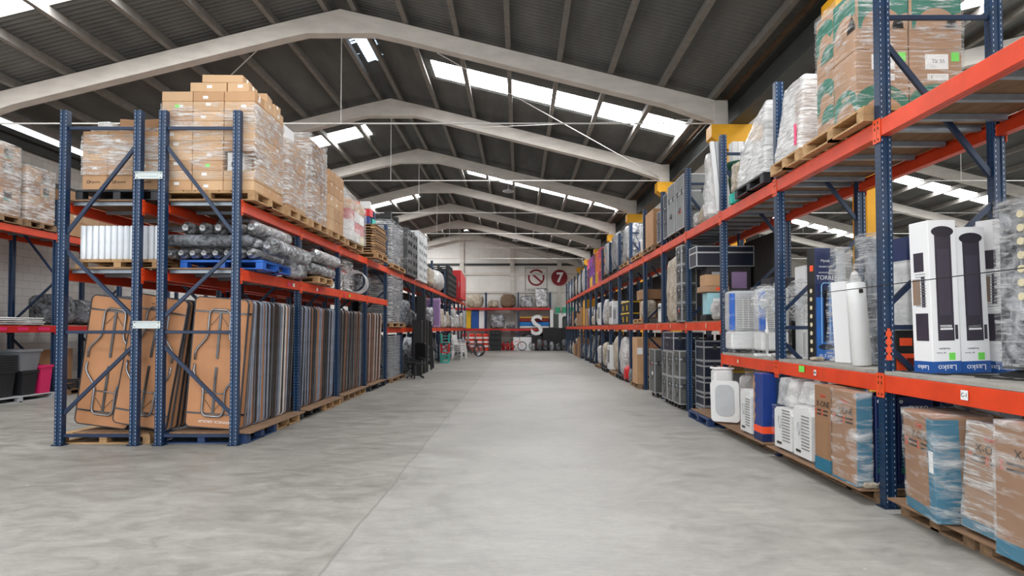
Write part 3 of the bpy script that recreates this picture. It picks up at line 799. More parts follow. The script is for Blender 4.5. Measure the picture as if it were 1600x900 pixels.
def film_shell(x0, x1, y0, y1, z0, z1, mat, label, name='stretch_wrap', amp=.012, mat2=None, top=True, taper=None, topfn=None, r=.04, seed=0, cat='stretch wrap', parent=None, step=.09, group=None, open_top=False):
    """wrinkled film around a load; taper(z01)->inset; topfn(x01, y01)->drop of the top edge"""
    cx, cy_ = (x0 + x1) / 2, (y0 + y1) / 2; w, d = x1 - x0, y1 - y0; h = z1 - z0
    per = []
    nx, ny = max(3, int(w / step)), max(3, int(d / step))
    for k in range(nx): per.append((x0 + r + (w - 2 * r) * k / nx, y0))
    per.append((x1 - r, y0)); per.append((x1 - r * .3, y0 + r * .3))
    for k in range(ny): per.append((x1, y0 + r + (d - 2 * r) * k / ny))
    per.append((x1, y1 - r)); per.append((x1 - r * .3, y1 - r * .3))
    for k in range(nx): per.append((x1 - r - (w - 2 * r) * k / nx, y1))
    per.append((x0 + r, y1)); per.append((x0 + r * .3, y1 - r * .3))
    for k in range(ny): per.append((x0, y1 - r - (d - 2 * r) * k / ny))
    per.append((x0, y0 + r)); per.append((x0 + r * .3, y0 + r * .3))
    n = len(per); nz = max(4, int(h / step)); vs = []
    for j in range(nz + 1):
        t = j / nz
        for (x, y) in per:
            zz = t * h
            if topfn: zz *= 1 - topfn((x - x0) / w, (y - y0) / d)
            s = 1.0; ins = taper(t) if taper else 0
            dx, dy = x - cx, y - cy_
            L = math.hypot(dx, dy); ux, uy = dx / L, dy / L
            nn = mn.noise(Vector((x * 3.1 + seed, y * 3.1, zz * 6 + seed))) + .5 * mn.noise(Vector((x * 9, y * 9 + seed, zz * 16)))
            a = amp * (.45 + nn) if j not in (0,) else amp * .2
            vs.append((x + ux * a - dx * ins - cx, y + uy * a - dy * ins - cy_, zz))
    fs = [(j * n + i, j * n + (i + 1) % n, (j + 1) * n + (i + 1) % n, (j + 1) * n + i) for j in range(nz) for i in range(n)]
    if top and not open_top:
        base = nz * n; m = len(vs)
        for q in (.6, .2):
            for i in range(n):
                v = vs[base + i]; vs.append((v[0] * q, v[1] * q, v[2] + amp * mn.noise(Vector((v[0] * 5 * q + seed, v[1] * 5, q * 3)))))
        for i in range(n): fs.append((base + i, base + (i + 1) % n, m + (i + 1) % n, m + i)); fs.append((m + i, m + (i + 1) % n, m + n + (i + 1) % n, m + n + i))
        fs.append(tuple(m + n + i for i in range(n)))
    mb = MB(); mb.add(vs, fs)
    if mat2:
        for q in range(nz * n):
            if nx < q % n < nx + 2 + ny: mb.mi[q] = 1
        mat = [mat, mat2]
    loc = (cx, cy_, z0)
    if parent is not None:
        o = mb.build(name, mat, parent, (cx, cy_, z0), smooth=True); return o
    o = mb.build(name, mat, None, loc, smooth=True); tag(o, label, cat, group); return o
def lump(rx, ry, rz, seed, amp=.12, e=.5, nu=28, nv=16, crease=.5):
    """rounded, creased bundle sitting on z=0"""
    mb = MB(); vs = []; fs = []
    sg = lambda c, p: math.copysign(abs(c) ** p, c)
    for j in range(nv + 1):
        v = -PI / 2 + PI * j / nv
        for i in range(nu):
            u = 2 * PI * i / nu
            x, y, z = sg(math.cos(v), e) * sg(math.cos(u), e), sg(math.cos(v), e) * sg(math.sin(u), e), sg(math.sin(v), e)
            n = mn.noise(Vector((x * 1.7 + seed, y * 1.7, z * 1.7 + seed))) + crease * abs(mn.noise(Vector((x * 4 + seed, y * 4, z * 4))))
            k = 1 + amp * n
            zz = z * rz * k
            vs.append((x * rx * k, y * ry * k, max(zz, -rz)))
    for j in range(nv):
        for i in range(nu):
            fs.append((j * nu + i, j * nu + (i + 1) % nu, (j + 1) * nu + (i + 1) % nu, (j + 1) * nu + i))
    lo = min(v[2] for v in vs)
    mb.add([(a, b, c - lo) for a, b, c in vs], fs); return mb
def bundle(x0, x1, y0, y1, z0, z1, mat, label, name='wrapped_bundle', cat='bundle', amp=.10, e=.45, seed=None, group=None):
    seed = rng.uniform(0, 90) if seed is None else seed
    k = 1 + amp * .9
    mb = lump((x1 - x0) / 2 / k, (y1 - y0) / 2 / k, (z1 - z0) / 2 / k, seed, amp, e)
    zt = max(v[2] for v in mb.v); f = (z1 - z0) / zt
    mb.v = [(a, b, c * f) for a, b, c in mb.v]
    o = mb.build(name, mat, None, ((x0 + x1) / 2, (y0 + y1) / 2, z0 + .003), smooth=True); return tag(o, label, cat, group)
def roll(p, q, r, mat, label, seed=0, name='wrapped_roll', group=None, knot=True, cat='roll'):
    """soft roll in crinkled plastic, gathered at both ends"""
    p, q = Vector(p), Vector(q); d = (q - p).normalized(); L = (q - p).length
    u = Vector((0, 0, 1)); wv = d.cross(u).normalized(); u = wv.cross(d)
    n, ns = 22, max(10, int(L / .06)); mb = MB(); vs = []
    for i in range(ns + 1):
        t = i / ns; e = min(t, 1 - t) * L
        f = 1.0 if e > .06 else (.55 + .45 * math.sqrt(max(0, e / .06)))
        for k in range(n):
            a = 2 * PI * k / n
            nn = mn.noise(Vector((math.cos(a) * 1.6 + seed, math.sin(a) * 1.6, t * L * 3.5))) + .5 * abs(mn.noise(Vector((math.cos(a) * 5, math.sin(a) * 5 + seed, t * L * 9))))
            rr = r * f * (1 + .07 * nn - .03)
            vs.append(tuple((d * (t * L) + wv * math.cos(a) * rr + u * math.sin(a) * rr)))
    fs = [(i * n + k, i * n + (k + 1) % n, (i + 1) * n + (k + 1) % n, (i + 1) * n + k) for i in range(ns) for k in range(n)]
    for end, s in ((0, -1), (ns, 1)):
        b = len(vs)
        for q2, off in ((.45, .02), (.18, -.012)):
            for k in range(n):
                c = d * (L * end / ns) + d * s * off; v = Vector(vs[end * n + k]) - d * (L * end / ns)
                vs.append(tuple(c + v * q2 * (1 + .25 * math.sin(5 * 2 * PI * k / n))))
        for k in range(n):
            fs.append((end * n + k, end * n + (k + 1) % n, b + (k + 1) % n, b + k)); fs.append((b + k, b + (k + 1) % n, b + n + (k + 1) % n, b + n + k))
        fs.append(tuple(b + n + k for k in range(n)))
    mb.add(vs, fs); o = mb.build(name, mat, None, tuple(p), smooth=True); return tag(o, label, cat, group)
def stack_load(what, x0, x1, y0, y1, z0, nx, ny, nz, bh, mats, group, aisle=1, paper=.35, jit=.006, gap=.004, text_row=None, hide=None, hsp=None):
    """cartons of a pallet load: only the outer ones; aisle=+1: aisle face at x1, -1: at x0"""
    w, d = (x1 - x0) / nx, (y1 - y0) / ny; out = {}
    for k in range(nz):
        for j in range(ny):
            for i in range(nx):
                side = (i == nx - 1) if aisle > 0 else (i == 0)
                if not (j == 0 or side): continue
                if hide and hide(i, j, k): continue
                from_aisle = (nx - i) if aisle > 0 else i + 1
                z = z0 + k * (bh + .002)
                if j == 0: lab = 'carton in layer %s, %s from the aisle, front face of the %s' % (WORDN[k + 1], nth(from_aisle), what)
                elif side: lab = 'carton in layer %s, %s back along the aisle face, %s' % (WORDN[k + 1], nth(j + 1), what)
                else: lab = 'top layer carton, row %s, %s from the aisle, on the %s' % (WORDN[j + 1], nth(from_aisle), what)
                p = (1 if rng.random() < paper else 0) | ((2 if aisle > 0 else 0) if rng.random() < paper else 0)
                o = carton(w - gap - .004, d - gap - .004, bh, (x0 + (i + .5) * w + rng.uniform(-1, 1) * .0015, y0 + (j + .5) * d + rng.uniform(-1, 1) * .0015, z), 0, lab, rng.choice(mats), group=group, paper=p, tape=(k == nz - 1 or side))
                out[(i, j, k)] = o
    return out
WORDN = 'zero one two three four five six seven eight nine ten eleven twelve thirteen'.split()

# ------------------------------------------------------------------ folding table row: top shelf
# low wrapped load on a black plastic pallet (rear rack)
pallet(-6.14, -5.0, 8.80, 9.95, ZT_L, PBLACK, 'black plastic pallet under the low wrapped carton load on the rear rack', plastic=True, h=.15)
low = stack_load('low wrapped load', -6.10, -5.04, 8.86, 9.9, ZT_L + .152, 3, 3, 4, .205, [CARD, CARDL], 'cartons of the low wrapped load', paper=.25)
for (i, j, k), o in low.items():
    if j == 0 and k in (0, 2) and not (k == 2 and i == 2):
        mb = MB().ring((-.085, -.1705, .115), .019, .0045, 'y', 14, 5); mb.build('printed_ring', INK, o)
        text('Eqovra', .05, INK, o, (.01, -.1712, .115), FRONT)
film_shell(-6.115, -5.022, 8.838, 9.92, ZT_L + .36, ZT_L + .93, FILMH, 'slack clear film around the upper layers of the low wrapped load', amp=.014, topfn=lambda x, y: .0 if x < .7 else .05, seed=3, open_top=True)
film_shell(-6.04, -5.06, 8.93, 9.85, ZT_L + 1.0, ZT_L + 1.05, FILMH, 'loose film heaped over the top of the low wrapped load', amp=.02, seed=5)
for k, (x, y, a, hh) in enumerate(((-5.82, 9.0, .3, .03), (-5.55, 9.02, -.2, .12), (-5.2, 9.0, .1, .10))):
    pass
carton(.34, .3, .13, (-5.58, 9.25, ZT_L + 1.09), .25, 'loose carton lying on the film of the low wrapped load', CARDD)
carton(.30, .3, .12, (-5.21, 9.2, ZT_L + 1.09), -.15, 'loose carton with dark print above the low wrapped load, beside the tall load', CARDD)
bundle(-6.02, -5.78, 9.0, 9.3, ZT_L + 1.09, ZT_L + 1.17, CRWHT, 'small crumpled white plastic lump on the low wrapped load', 'plastic_lump', 'wrap')
bundle(-5.30, -5.03, 9.5, 9.85, ZT_L + 1.09, ZT_L + 1.5, CRGRY, 'dark crumpled bag between the two front loads', 'plastic_bag', 'bag')

# tall load nearest the aisle
pallet(-4.98, -3.66, 8.80, 9.95, ZT_L, WOOD, 'wooden pallet under the tall wrapped carton load by the aisle')
tall = stack_load('tall front load', -4.98, -3.68, 8.82, 9.90, ZT_L + .142, 3, 3, 10, .1365, [CARD, CARDL, CARDL], 'cartons of the tall front load', paper=.45, hide=lambda i, j, k: j == 0 and i == 2 and k in (2, 3))
for (i, j, k), o in tall.items():
    if (i, j, k) in ((0, 0, 8), (1, 0, 2)): MB().box(-.03, .03, -.1785, -.1772, .045, .09).build('green_sticker', GREENS, o)
o = MB().box(-.11, .11, -.15, .15, 0, .27, .01).build('white_carton', WHITE, None, (-3.97, 9.02, ZT_L + .142 + 2 * .1385)); tag(o, 'small white box with a black window showing between cartons of the tall front load', 'box')
MB().box(-.05, .05, -.152, -.1505, .06, .13).build('black_window', BLACK, o)
film_shell(-4.995, -3.665, 8.797, 9.915, ZT_L + .30, ZT_L + 1.36, FILM, 'clear stretch film around the tall front load', seed=9, open_top=True, amp=.010, mat2=FILMH)
z10 = ZT_L + .142 + 10 * .1385
for k, (x, y, w, d, h, a, nm) in enumerate(((-4.35, 9.0, .50, .3, .13, .02, 'long carton'), (-3.93, 9.0, .30, .3, .13, .0, 'short carton'), (-3.88, 9.42, .32, .3, .14, .12, 'tilted carton'), (-3.86, 9.73, .3, .22, .10, -.1, 'flat carton'))):
    carton(w, d, h, (x, y, z10 + .003), a, nm + ' lying loose on top of the tall front load, %s placed' % nth(k + 1), CARDL, paper=1)
carton(.56, .34, .11, (-4.16, 9.03, z10 + .137), .03, 'topmost carton of the tall front load', CARDL)
# the next loads along the aisle
pallet(-4.9, -3.64, 10.02, 11.02, ZT_L, WOOD, 'wooden pallet under the second wrapped load by the aisle')
sec = stack_load('second load', -4.86, -3.69, 10.05, 10.99, ZT_L + .142, 3, 2, 5, .22, [CARD, CARDL], 'cartons of the second load', paper=.3)
o = carton(.34, .44, .21, (-3.9, 10.28, ZT_L + .142 + 5 * .222), 0, 'white printed carton on top of the second load', WHITEP, tape=False)
text('O', .1, BLUEP, o, (-.02, -.2212, .12), FRONT); MB().box(-.12, .13, -.2212, -.2203, .02, .05).build('printed_bar', BLACK, o)
film_shell(-4.88, -3.655, 10.03, 11.005, ZT_L + .2, ZT_L + 1.235, FILMH, 'glossy stretch film around the second load by the aisle', seed=21, amp=.012, open_top=True)
pallet(-4.9, -3.64, 11.16, 12.16, ZT_L, WOOD, 'wooden pallet under the third wrapped load by the aisle')
thi = stack_load('third load', -4.86, -3.70, 11.2, 12.13, ZT_L + .142, 3, 3, 6, .24, [CARD, CARDD], 'cartons of the third load', paper=.3)
film_shell(-4.88, -3.665, 11.18, 12.15, ZT_L + .15, ZT_L + 1.68, FILMH, 'glossy stretch film around the third load by the aisle', seed=25, amp=.014, taper=lambda t: .006 * t)
pallet(-4.9, -3.64, 12.3, 13.36, ZT_L, WOOD, 'wooden pallet under the unwrapped carton stack by the aisle')
fou = stack_load('unwrapped stack', -4.86, -3.68, 12.33, 13.33, ZT_L + .142, 3, 3, 5, .235, [CARDL, CARD], 'cartons of the unwrapped stack', paper=.25)
# red and white goods under a peaked plastic cover
pallet(-4.85, -3.68, 13.66, 15.02, ZT_L, WOOD, 'wooden pallet under the red and white boxes')
rk = random.Random(5); k = 0
for lay in range(4):
    for jj in range(3):
        for ii in range(2):
            if not (jj == 0 or ii == 1): continue
            k += 1; c = rk.choice((RED, RED, WHITE, WHITEP, IVORY)) if lay < 3 else CARDL
            x = -4.1 + ii * .24 if False else (-4.48, -3.92)[ii]
            o = MB().box(-.26, .26, -.2, .2, 0, .225, .012).build('cardboard_box', c, None, (x, 13.93 + jj * .43, ZT_L + .145 + lay * .228))
            tag(o, '%s box in layer %s, %s, under the peaked plastic cover' % ({RED.name: 'red', WHITE.name: 'white', WHITEP.name: 'white', IVORY.name: 'cream', CARDL.name: 'brown'}[c.name], WORDN[lay + 1], ('front row, outer', 'front row, aisle side', 'second row, aisle side', 'third row, aisle side')[(ii if jj == 0 else jj + 1)]), 'box', 'boxes under the peaked cover')
            if c is RED: MB().box(-.08, .08, -.2015, -.2003, .06, .16).build('paper_label', IVORY, o)
film_shell(-4.80, -3.62, 13.68, 15.05, ZT_L + .16, ZT_L + 1.55, film('cover_film', .18, .75, .42, .7, 2.4, (1, 1, 2)), 'peaked clear plastic cover over red and white boxes', name='plastic_cover', cat='plastic cover', amp=.02, seed=31, taper=lambda t: .0 if t < .62 else .75 * (t - .62) / .38)
# stack of flat wooden panels with coloured boxes on top
for k in range(11):
    o = MB()
    o.box(-.52, .52, -.62, .62, .03, .052).box(-.5, -.4, -.62, .62, 0, .03).box(.4, .5, -.62, .62, 0, .03).box(-.05, .05, -.62, .62, 0, .03)
    o = o.build('wooden_panel', WOODD if k % 3 else WOOD, None, (-4.12 + rk.uniform(-.025, .025), 16.62 + rk.uniform(-.02, .02), ZT_L + .145 + k * .066))
    tag(o, 'flat slatted wooden panel, %s from the bottom of its stack' % nth(k + 1), 'panel', 'stacked wooden panels')
pallet(-4.75, -3.62, 14.98 - .0, 15.9 - .03, ZT_L, WOOD, 'wooden pallet under the stack of wooden panels') if False else None
pallet(-4.68, -3.56, 15.98, 17.26, ZT_L, WOOD, 'wooden pallet under the stack of wooden panels')
zc = ZT_L + .145 + 11 * .066
for k, (x, y, z, a, m, nm) in enumerate(((-4.25, 16.2, 0, .1, WHITE, 'white'), (-3.93, 16.22, 0, .1, BLUEP, 'blue'), (-3.9, 16.55, 0, -.1, TEAL, 'teal'), (-4.3, 16.6, 0, 0, WHITE, 'second white'), (-4.22, 16.22, .19, .1, RED, 'red'), (-3.9, 16.24, .19, -.1, RED, 'bright red'), (-4.2, 16.22, .38, .12, FLUOR, 'orange'), (-3.92, 16.23, .38, .1, WHITE, 'third white'), (-3.9, 16.6, .19, .1, NAVYP, 'dark blue'))):
    o = MB().box(-.125, .125, -.13, .13, 0, .186, .008).build('small_box', m, None, (x, y, zc + z + .004), (0, 0, a)); tag(o, nm + ' small box in the coloured heap on the wooden panels', 'box', 'coloured boxes on the wooden panels')

# ------------------------------------------------------------------ middle shelf over the tables
pallet(-6.14, -4.98, 8.82, 9.9, ZM_L, WOOD, 'wooden pallet under the standing white tubes', h=.125)
n = 0
def tube_fn(m): m.lathe([(.036, 0), (.040, .01), (.040, .46), (.036, .47), (.028, .47), (.028, .44)], 14)
wt = cmesh(('white_tube',), tube_fn, M('white_tube', (228, 232, 236), .25, var=.06), True)
for j in range(3):
    for i in range(13):
        if j and i < 11: continue
        o = link('white_tube', wt, None, (-6.08 + i * .086 + (.0 if j % 2 == 0 else .01), 8.9 + j * .09, ZM_L + .127))
        tag(o, 'upright white plastic tube, %s from the outer rack post%s' % (nth(i + 1), ('', ' in the second row', ' in the third row')[j]), 'tube', 'standing white tubes')
for k in range(2): carton(.5, .45, .36, (-5.9 + k * .56, 9.62, ZM_L + .128), 0, ('brown carton behind the standing white tubes, outer one', 'brown carton behind the standing white tubes, inner one')[k], CARDD)
for k in range(3): carton(.42, .4, .42, (-5.95 + k * .5, 12.0, ZM_L), 0, 'brown carton deep on the rear rack middle shelf, %s from the wall side' % nth(k + 1), CARD)
for k in range(2): carton(.42, .4, .30, (-5.92 + k * .46, 12.0, ZM_L + .425), 0, 'upper brown carton deep on the rear rack middle shelf, %s from the wall side' % nth(k + 1), CARDL)
# wrapped rolls on the blue pallet
pallet(-4.76, -3.60, 8.95, 10.05, ZM_L, PBLUE, 'blue plastic pallet under the wrapped rolls', plastic=True, h=.13)
zb = ZM_L + .133
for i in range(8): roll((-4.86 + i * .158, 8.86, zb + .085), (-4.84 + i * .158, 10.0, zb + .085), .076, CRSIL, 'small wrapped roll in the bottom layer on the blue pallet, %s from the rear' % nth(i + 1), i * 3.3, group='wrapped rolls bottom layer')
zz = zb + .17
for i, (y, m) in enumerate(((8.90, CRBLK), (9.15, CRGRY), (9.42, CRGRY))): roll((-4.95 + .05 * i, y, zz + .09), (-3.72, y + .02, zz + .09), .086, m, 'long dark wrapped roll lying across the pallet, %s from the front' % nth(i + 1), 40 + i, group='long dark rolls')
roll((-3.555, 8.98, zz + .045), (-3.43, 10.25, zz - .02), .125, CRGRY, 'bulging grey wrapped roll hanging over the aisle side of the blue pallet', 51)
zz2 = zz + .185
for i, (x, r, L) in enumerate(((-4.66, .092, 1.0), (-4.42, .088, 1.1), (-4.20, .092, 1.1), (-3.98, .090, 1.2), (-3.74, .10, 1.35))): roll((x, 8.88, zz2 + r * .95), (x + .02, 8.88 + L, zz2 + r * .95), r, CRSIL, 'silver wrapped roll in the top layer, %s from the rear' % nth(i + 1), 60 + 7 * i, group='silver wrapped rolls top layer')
bundle(-3.95, -3.57, 10.40, 10.95, ZM_L, ZM_L + .38, CRGRY, 'grey wrapped bundle behind the blue pallet')
pallet(-4.7, -3.66, 11.6, 12.55, ZM_L, WOOD, 'small wooden pallet under the wrapped rolls of the second bay', h=.12)
for i in range(3): roll((-4.2 + .24 * i, 11.25, ZM_L + .125 + .115), (-4.2 + .24 * i, 12.6, ZM_L + .125 + .115), .105, CRGRY, 'wrapped roll on the small pallet, bottom, %s from the rear' % nth(i + 1), 80 + i, group='rolls on the small pallet')
for i, m in enumerate((CRSIL, CRBLK, CRSIL)): roll((-4.15 + .24 * i, 11.3, ZM_L + .125 + .355), (-4.15 + .24 * i, 12.75, ZM_L + .125 + .35), .115, m, 'wrapped roll on the small pallet, upper, %s from the rear' % nth(i + 1), 90 + i, group='rolls on the small pallet')
# wheels and rings in plastic
def spoke_wheel(x, y, z, r, label, tilt=0):
    t = thing('spoked_wheel', label, 'wheel', (x, y, z), 0, 'wheels and rings', (0, 0, tilt))
    MB().ring((0, 0, r), r - .015, .012, 'y', 32, 6).build('wheel_rim', STEEL, t, smooth=True)
    m = MB()
    for k in range(14):
        a = 2 * PI * k / 14; m.cyl((.02 * math.cos(a + .6), .01 * (-1) ** k, r + .02 * math.sin(a + .6)), ((r - .02) * math.cos(a), 0, r + (r - .02) * math.sin(a)), .0022, 4)
    m.build('spokes', STEEL, t); MB().cyl((0, -.04, r), (0, .04, r), .018, 10).build('hub', STEELD, t)
    return t
spoke_wheel(-4.15, 13.9, ZM_L, .29, 'spoked wire wheel under plastic on the middle shelf, front one', .15)
spoke_wheel(-4.2, 14.4, ZM_L, .27, 'spoked wire wheel under plastic on the middle shelf, rear one', -.1)
for k in range(5):
    t = thing('tube_ring', 'white tube ring standing on the middle shelf, %s from the front' % nth(k + 1), 'ring', (-3.84 - .02 * k, 14.86 + .17 * k, ZM_L), 0, 'wheels and rings', (0, 0, .35 + .05 * k))
    MB().ring((0, 0, .262), .25, .009, 'y', 30, 6).build('ring_tube', (GREYL, WHITE)[k % 2], t, smooth=True)
film_shell(-4.56, -3.78, 13.72, 14.62, ZM_L + .003, ZM_L + .66, FILM, 'clear plastic draped over the wire wheels', name='plastic_cover', cat='plastic cover', amp=.03, seed=44, taper=lambda t: .10 * t * t)
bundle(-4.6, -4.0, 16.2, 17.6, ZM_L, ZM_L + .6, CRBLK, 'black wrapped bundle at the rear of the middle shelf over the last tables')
# ------------------------------------------------------------------ appliances
LOUV = M('louvre_grey', (168, 166, 162), .5)
SHADOWSLOT = M('slot_dark', (132, 130, 127), .6)
BLADE = M('tinted_blade', (210, 214, 216), .3)
def face_print(o, rects, w, d, side):
    """flat printed panels on a box face: side 'f' (towards the camera end) or 'a' (towards the aisle, -x)"""
    for (u0, u1, z0, z1, m, nm) in rects:
        if side == 'f': mb = MB().box(u0 * w - w / 2, u1 * w - w / 2, -d / 2 - .0016, -d / 2 - .0004, z0, z1)
        else: mb = MB().box(-w / 2 - .0016, -w / 2 - .0004, d / 2 - u1 * d, d / 2 - u0 * d, z0, z1)
        mb.build(nm, m, o)
def ftext(o, s, u, z, size, m, w, d, side, sx=1., flip=False):
    if side == 'f': text(s, size, m, o, (u * w - w / 2, -d / 2 - .0022, z), (PI / 2, PI if flip else 0, 0), sx=sx)
    else:
        t = text(s, size, m, o, (-w / 2 - .0022, d / 2 - u * d, z), AISLE_R, sx=sx)
        if flip: t.rotation_euler = (-PI / 2, 0, PI / 2)
def pbox(name, w, d, h, loc, m, label, rz=0., tilt=(0, 0), ch=.006, cat='box', group=None):
    o = MB().box(-w / 2, w / 2, -d / 2, d / 2, 0, h, ch).build(name, m, None, loc, (tilt[0], tilt[1], rz)); return tag(o, label, cat, group)
def wrap_part(o, w, d, h, mat, seed, amp=.012, pad=.010, z0=.004, taper=None, gather=False, ztop=None):
    return film_shell(-w / 2 - pad, w / 2 + pad, -d / 2 - pad, d / 2 + pad, z0, (ztop or h) + pad + .004, mat, None, 'plastic_wrap', amp=amp, seed=seed, parent=o, r=.02, step=.05, taper=taper)
# ---- boards and pallets along the floor of the appliance row
for i, (y0, y1) in enumerate(((3.6, 4.55), (4.6, 5.48), (5.78, 6.9), (6.95, 7.92), (8.08, 9.1), (9.15, 10.12))):
    pallet(3.24, 4.5, y0, y1, 0, WOODD, 'low wooden pallet under the boxed appliances, %s from the camera' % nth(i + 1), 'pallets under the boxed appliances', h=.12)  # darker wood stands in for the shadow under the boards
for i, (y0, y1) in enumerate(((3.59, 5.50), (5.76, 7.94), (8.06, 10.14))):
    slab(3.13 - .09 * (i > 0), 4.52, y0, y1, .122, .018, BOARD, ('chipboard sheet under the wrapped cartons nearest the camera', 'chipboard sheet under the boxed air conditioners', 'chipboard sheet under the white plastic goods')[i])
ZB = .143
# ---- bay nearest the camera: three big cartons in film
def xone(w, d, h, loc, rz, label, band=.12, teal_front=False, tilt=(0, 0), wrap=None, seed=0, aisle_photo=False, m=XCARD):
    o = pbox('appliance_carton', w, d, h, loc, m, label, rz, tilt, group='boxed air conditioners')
    face_print(o, [(0, 1, 0, band, TEALP, 'printed_band')], w, d, 'a')
    if teal_front: face_print(o, [(.0, 1, 0, h, TEALP, 'printed_panel')], w, d, 'f')
    else: face_print(o, [(0, 1, 0, band, TEALP, 'printed_band')], w, d, 'f')
    if aisle_photo: face_print(o, [(.20, .86, band + .0, h * .60, CARDD, 'printed_picture')], w, d, 'a')
    ftext(o, 'Xone', .55, h * .88, .05, REDX, w, d, 'a'); ftext(o, 'X-ONE', .56, h * .78, .085, INK, w, d, 'a', 1.05)
    for k in range(4):
        u, z = (.10, .50)[k % 2], h * (.705 - .045 * (k // 2))
        link('printed_icon', cmesh(('printed_icon',), lambda mm: mm.ring((0, 0, 0), .011, .0028, 'x', 12, 4), REDX), o, (-w / 2 - .0012, d / 2 - u * d, z))
        face_print(o, [(u + .08, u + .36, z - .008, z + .008, INK, 'printed_line')], w, d, 'a')
    if wrap: wrap_part(o, w, d, h, wrap, seed)
    return o
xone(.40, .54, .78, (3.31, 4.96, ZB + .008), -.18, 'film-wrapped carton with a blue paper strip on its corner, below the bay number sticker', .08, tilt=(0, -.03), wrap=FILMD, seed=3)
o = bpy.data.objects['appliance_carton']
mb = MB().box(-.203, -.03, -.2735, -.2715, .02, .76).build('blue_paper_strip', TEALP, o); MB().box(-.2025, -.2005, -.27, -.16, .02, .76).build('blue_paper_strip', TEALP, o); MB().box(-.2045, -.2028, -.25, -.18, .36, .52).build('paper_label', LABELW, o)
xone(.40, .40, .74, (3.37, 4.42, ZB + .016), .02, 'tilted film-wrapped carton between two larger wrapped ones near the camera', .07, tilt=(.03, .05), wrap=FILMH, seed=8, m=CARDD)
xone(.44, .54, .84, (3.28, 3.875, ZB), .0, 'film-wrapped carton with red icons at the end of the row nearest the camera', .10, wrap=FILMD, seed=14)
# rolls lying on top of them
t = thing('duct_pipe', 'thick grey white pipe lying on the wrapped cartons under the low beam', 'pipe', (3.52, 4.60, ZB + .87), 0)
MB().tube([(0, 0, 0), (.10, .62, -.0)], .082, 20).build('pipe_body', GREYL, t, smooth=True)
MB().cyl((-.004, -.02, 0), (0, 0, 0), .088, 20).cyl((.098, .61, 0), (.105, .65, 0), .09, 20).build('pipe_collar', GREY, t)
t = thing('duct_hose', 'curved grey hose ring lying on the carton nearest the camera', 'hose', (3.60, 3.90, ZB + .89), 0)
pts = [(.16 * math.cos(a * .1), .22 * math.sin(a * .1), .0005 * a) for a in range(0, 52)]
MB().tube(pts, .028, 10).build('hose_tube', GREY, t, smooth=True)
# ---- second bay: cartons and bare units
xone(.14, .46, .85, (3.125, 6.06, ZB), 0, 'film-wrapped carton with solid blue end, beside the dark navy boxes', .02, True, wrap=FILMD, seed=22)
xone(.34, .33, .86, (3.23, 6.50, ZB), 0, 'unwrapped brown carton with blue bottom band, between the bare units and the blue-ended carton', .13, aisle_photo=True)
bundle(3.06, 3.24, 5.755, 5.80, .143, .20, CARDD if False else CRBEI, 'crumpled torn cardboard and film at the foot of the blue-ended carton', 'torn_cardboard', 'scrap', .3, .8, 4)
def frik(loc, label, w=.33, d=.40, h=.82, rz=0):
    o = pbox('appliance_carton', w, d, h, loc, NAVYP, label, rz, group='navy portable cooler boxes')
    k_ = w / .33
    MB().ring((-w / 2 + .03, -d / 2 - .001, h - .045), .012, .004, 'y', 14, 4).build('logo_mark', WHITEP, o)
    ftext(o, 'FRIKKO', .58, h - .10, .052 * k_, WHITEP, w, d, 'f'); ftext(o, 'FK12', .62, h - .155, .04 * k_, WHITEP, w, d, 'f'); ftext(o, 'PORTABLE', .55, h - .21, .045 * k_, WHITEP, w, d, 'f')
    for k in range(10):
        z = h - .30 - k * .035
        face_print(o, [(.10, .14, z - .006, z + .006, TEAL, 'bullet_mark'), (.2, .86, z - .005, z + .005, WHITEP, 'printed_line')], w, d, 'f')
    face_print(o, [(.08, .80, .13, .18, GREENP, 'printed_badge'), (.1, .9, .03, .05, WHITEP, 'printed_line')], w, d, 'f')
    ftext(o, 'Eco', .42, .155, .035, WHITEP, w, d, 'f')
    return o
frik((3.30, 6.02, ZB), 'dark navy box with a column of white feature lines, beside the blue-ended carton', w=.15)
o = frik((3.575, 6.0, ZB), 'dark navy box behind the front frame, grey appliance picture on it', w=.32)
face_print(o, [(.42, 1, .14, .60, GREYL, 'printed_picture')], .32, .40, 'f')
frik((3.98, 6.02, ZB), 'dark navy box farthest from the aisle behind the front frame', w=.33)
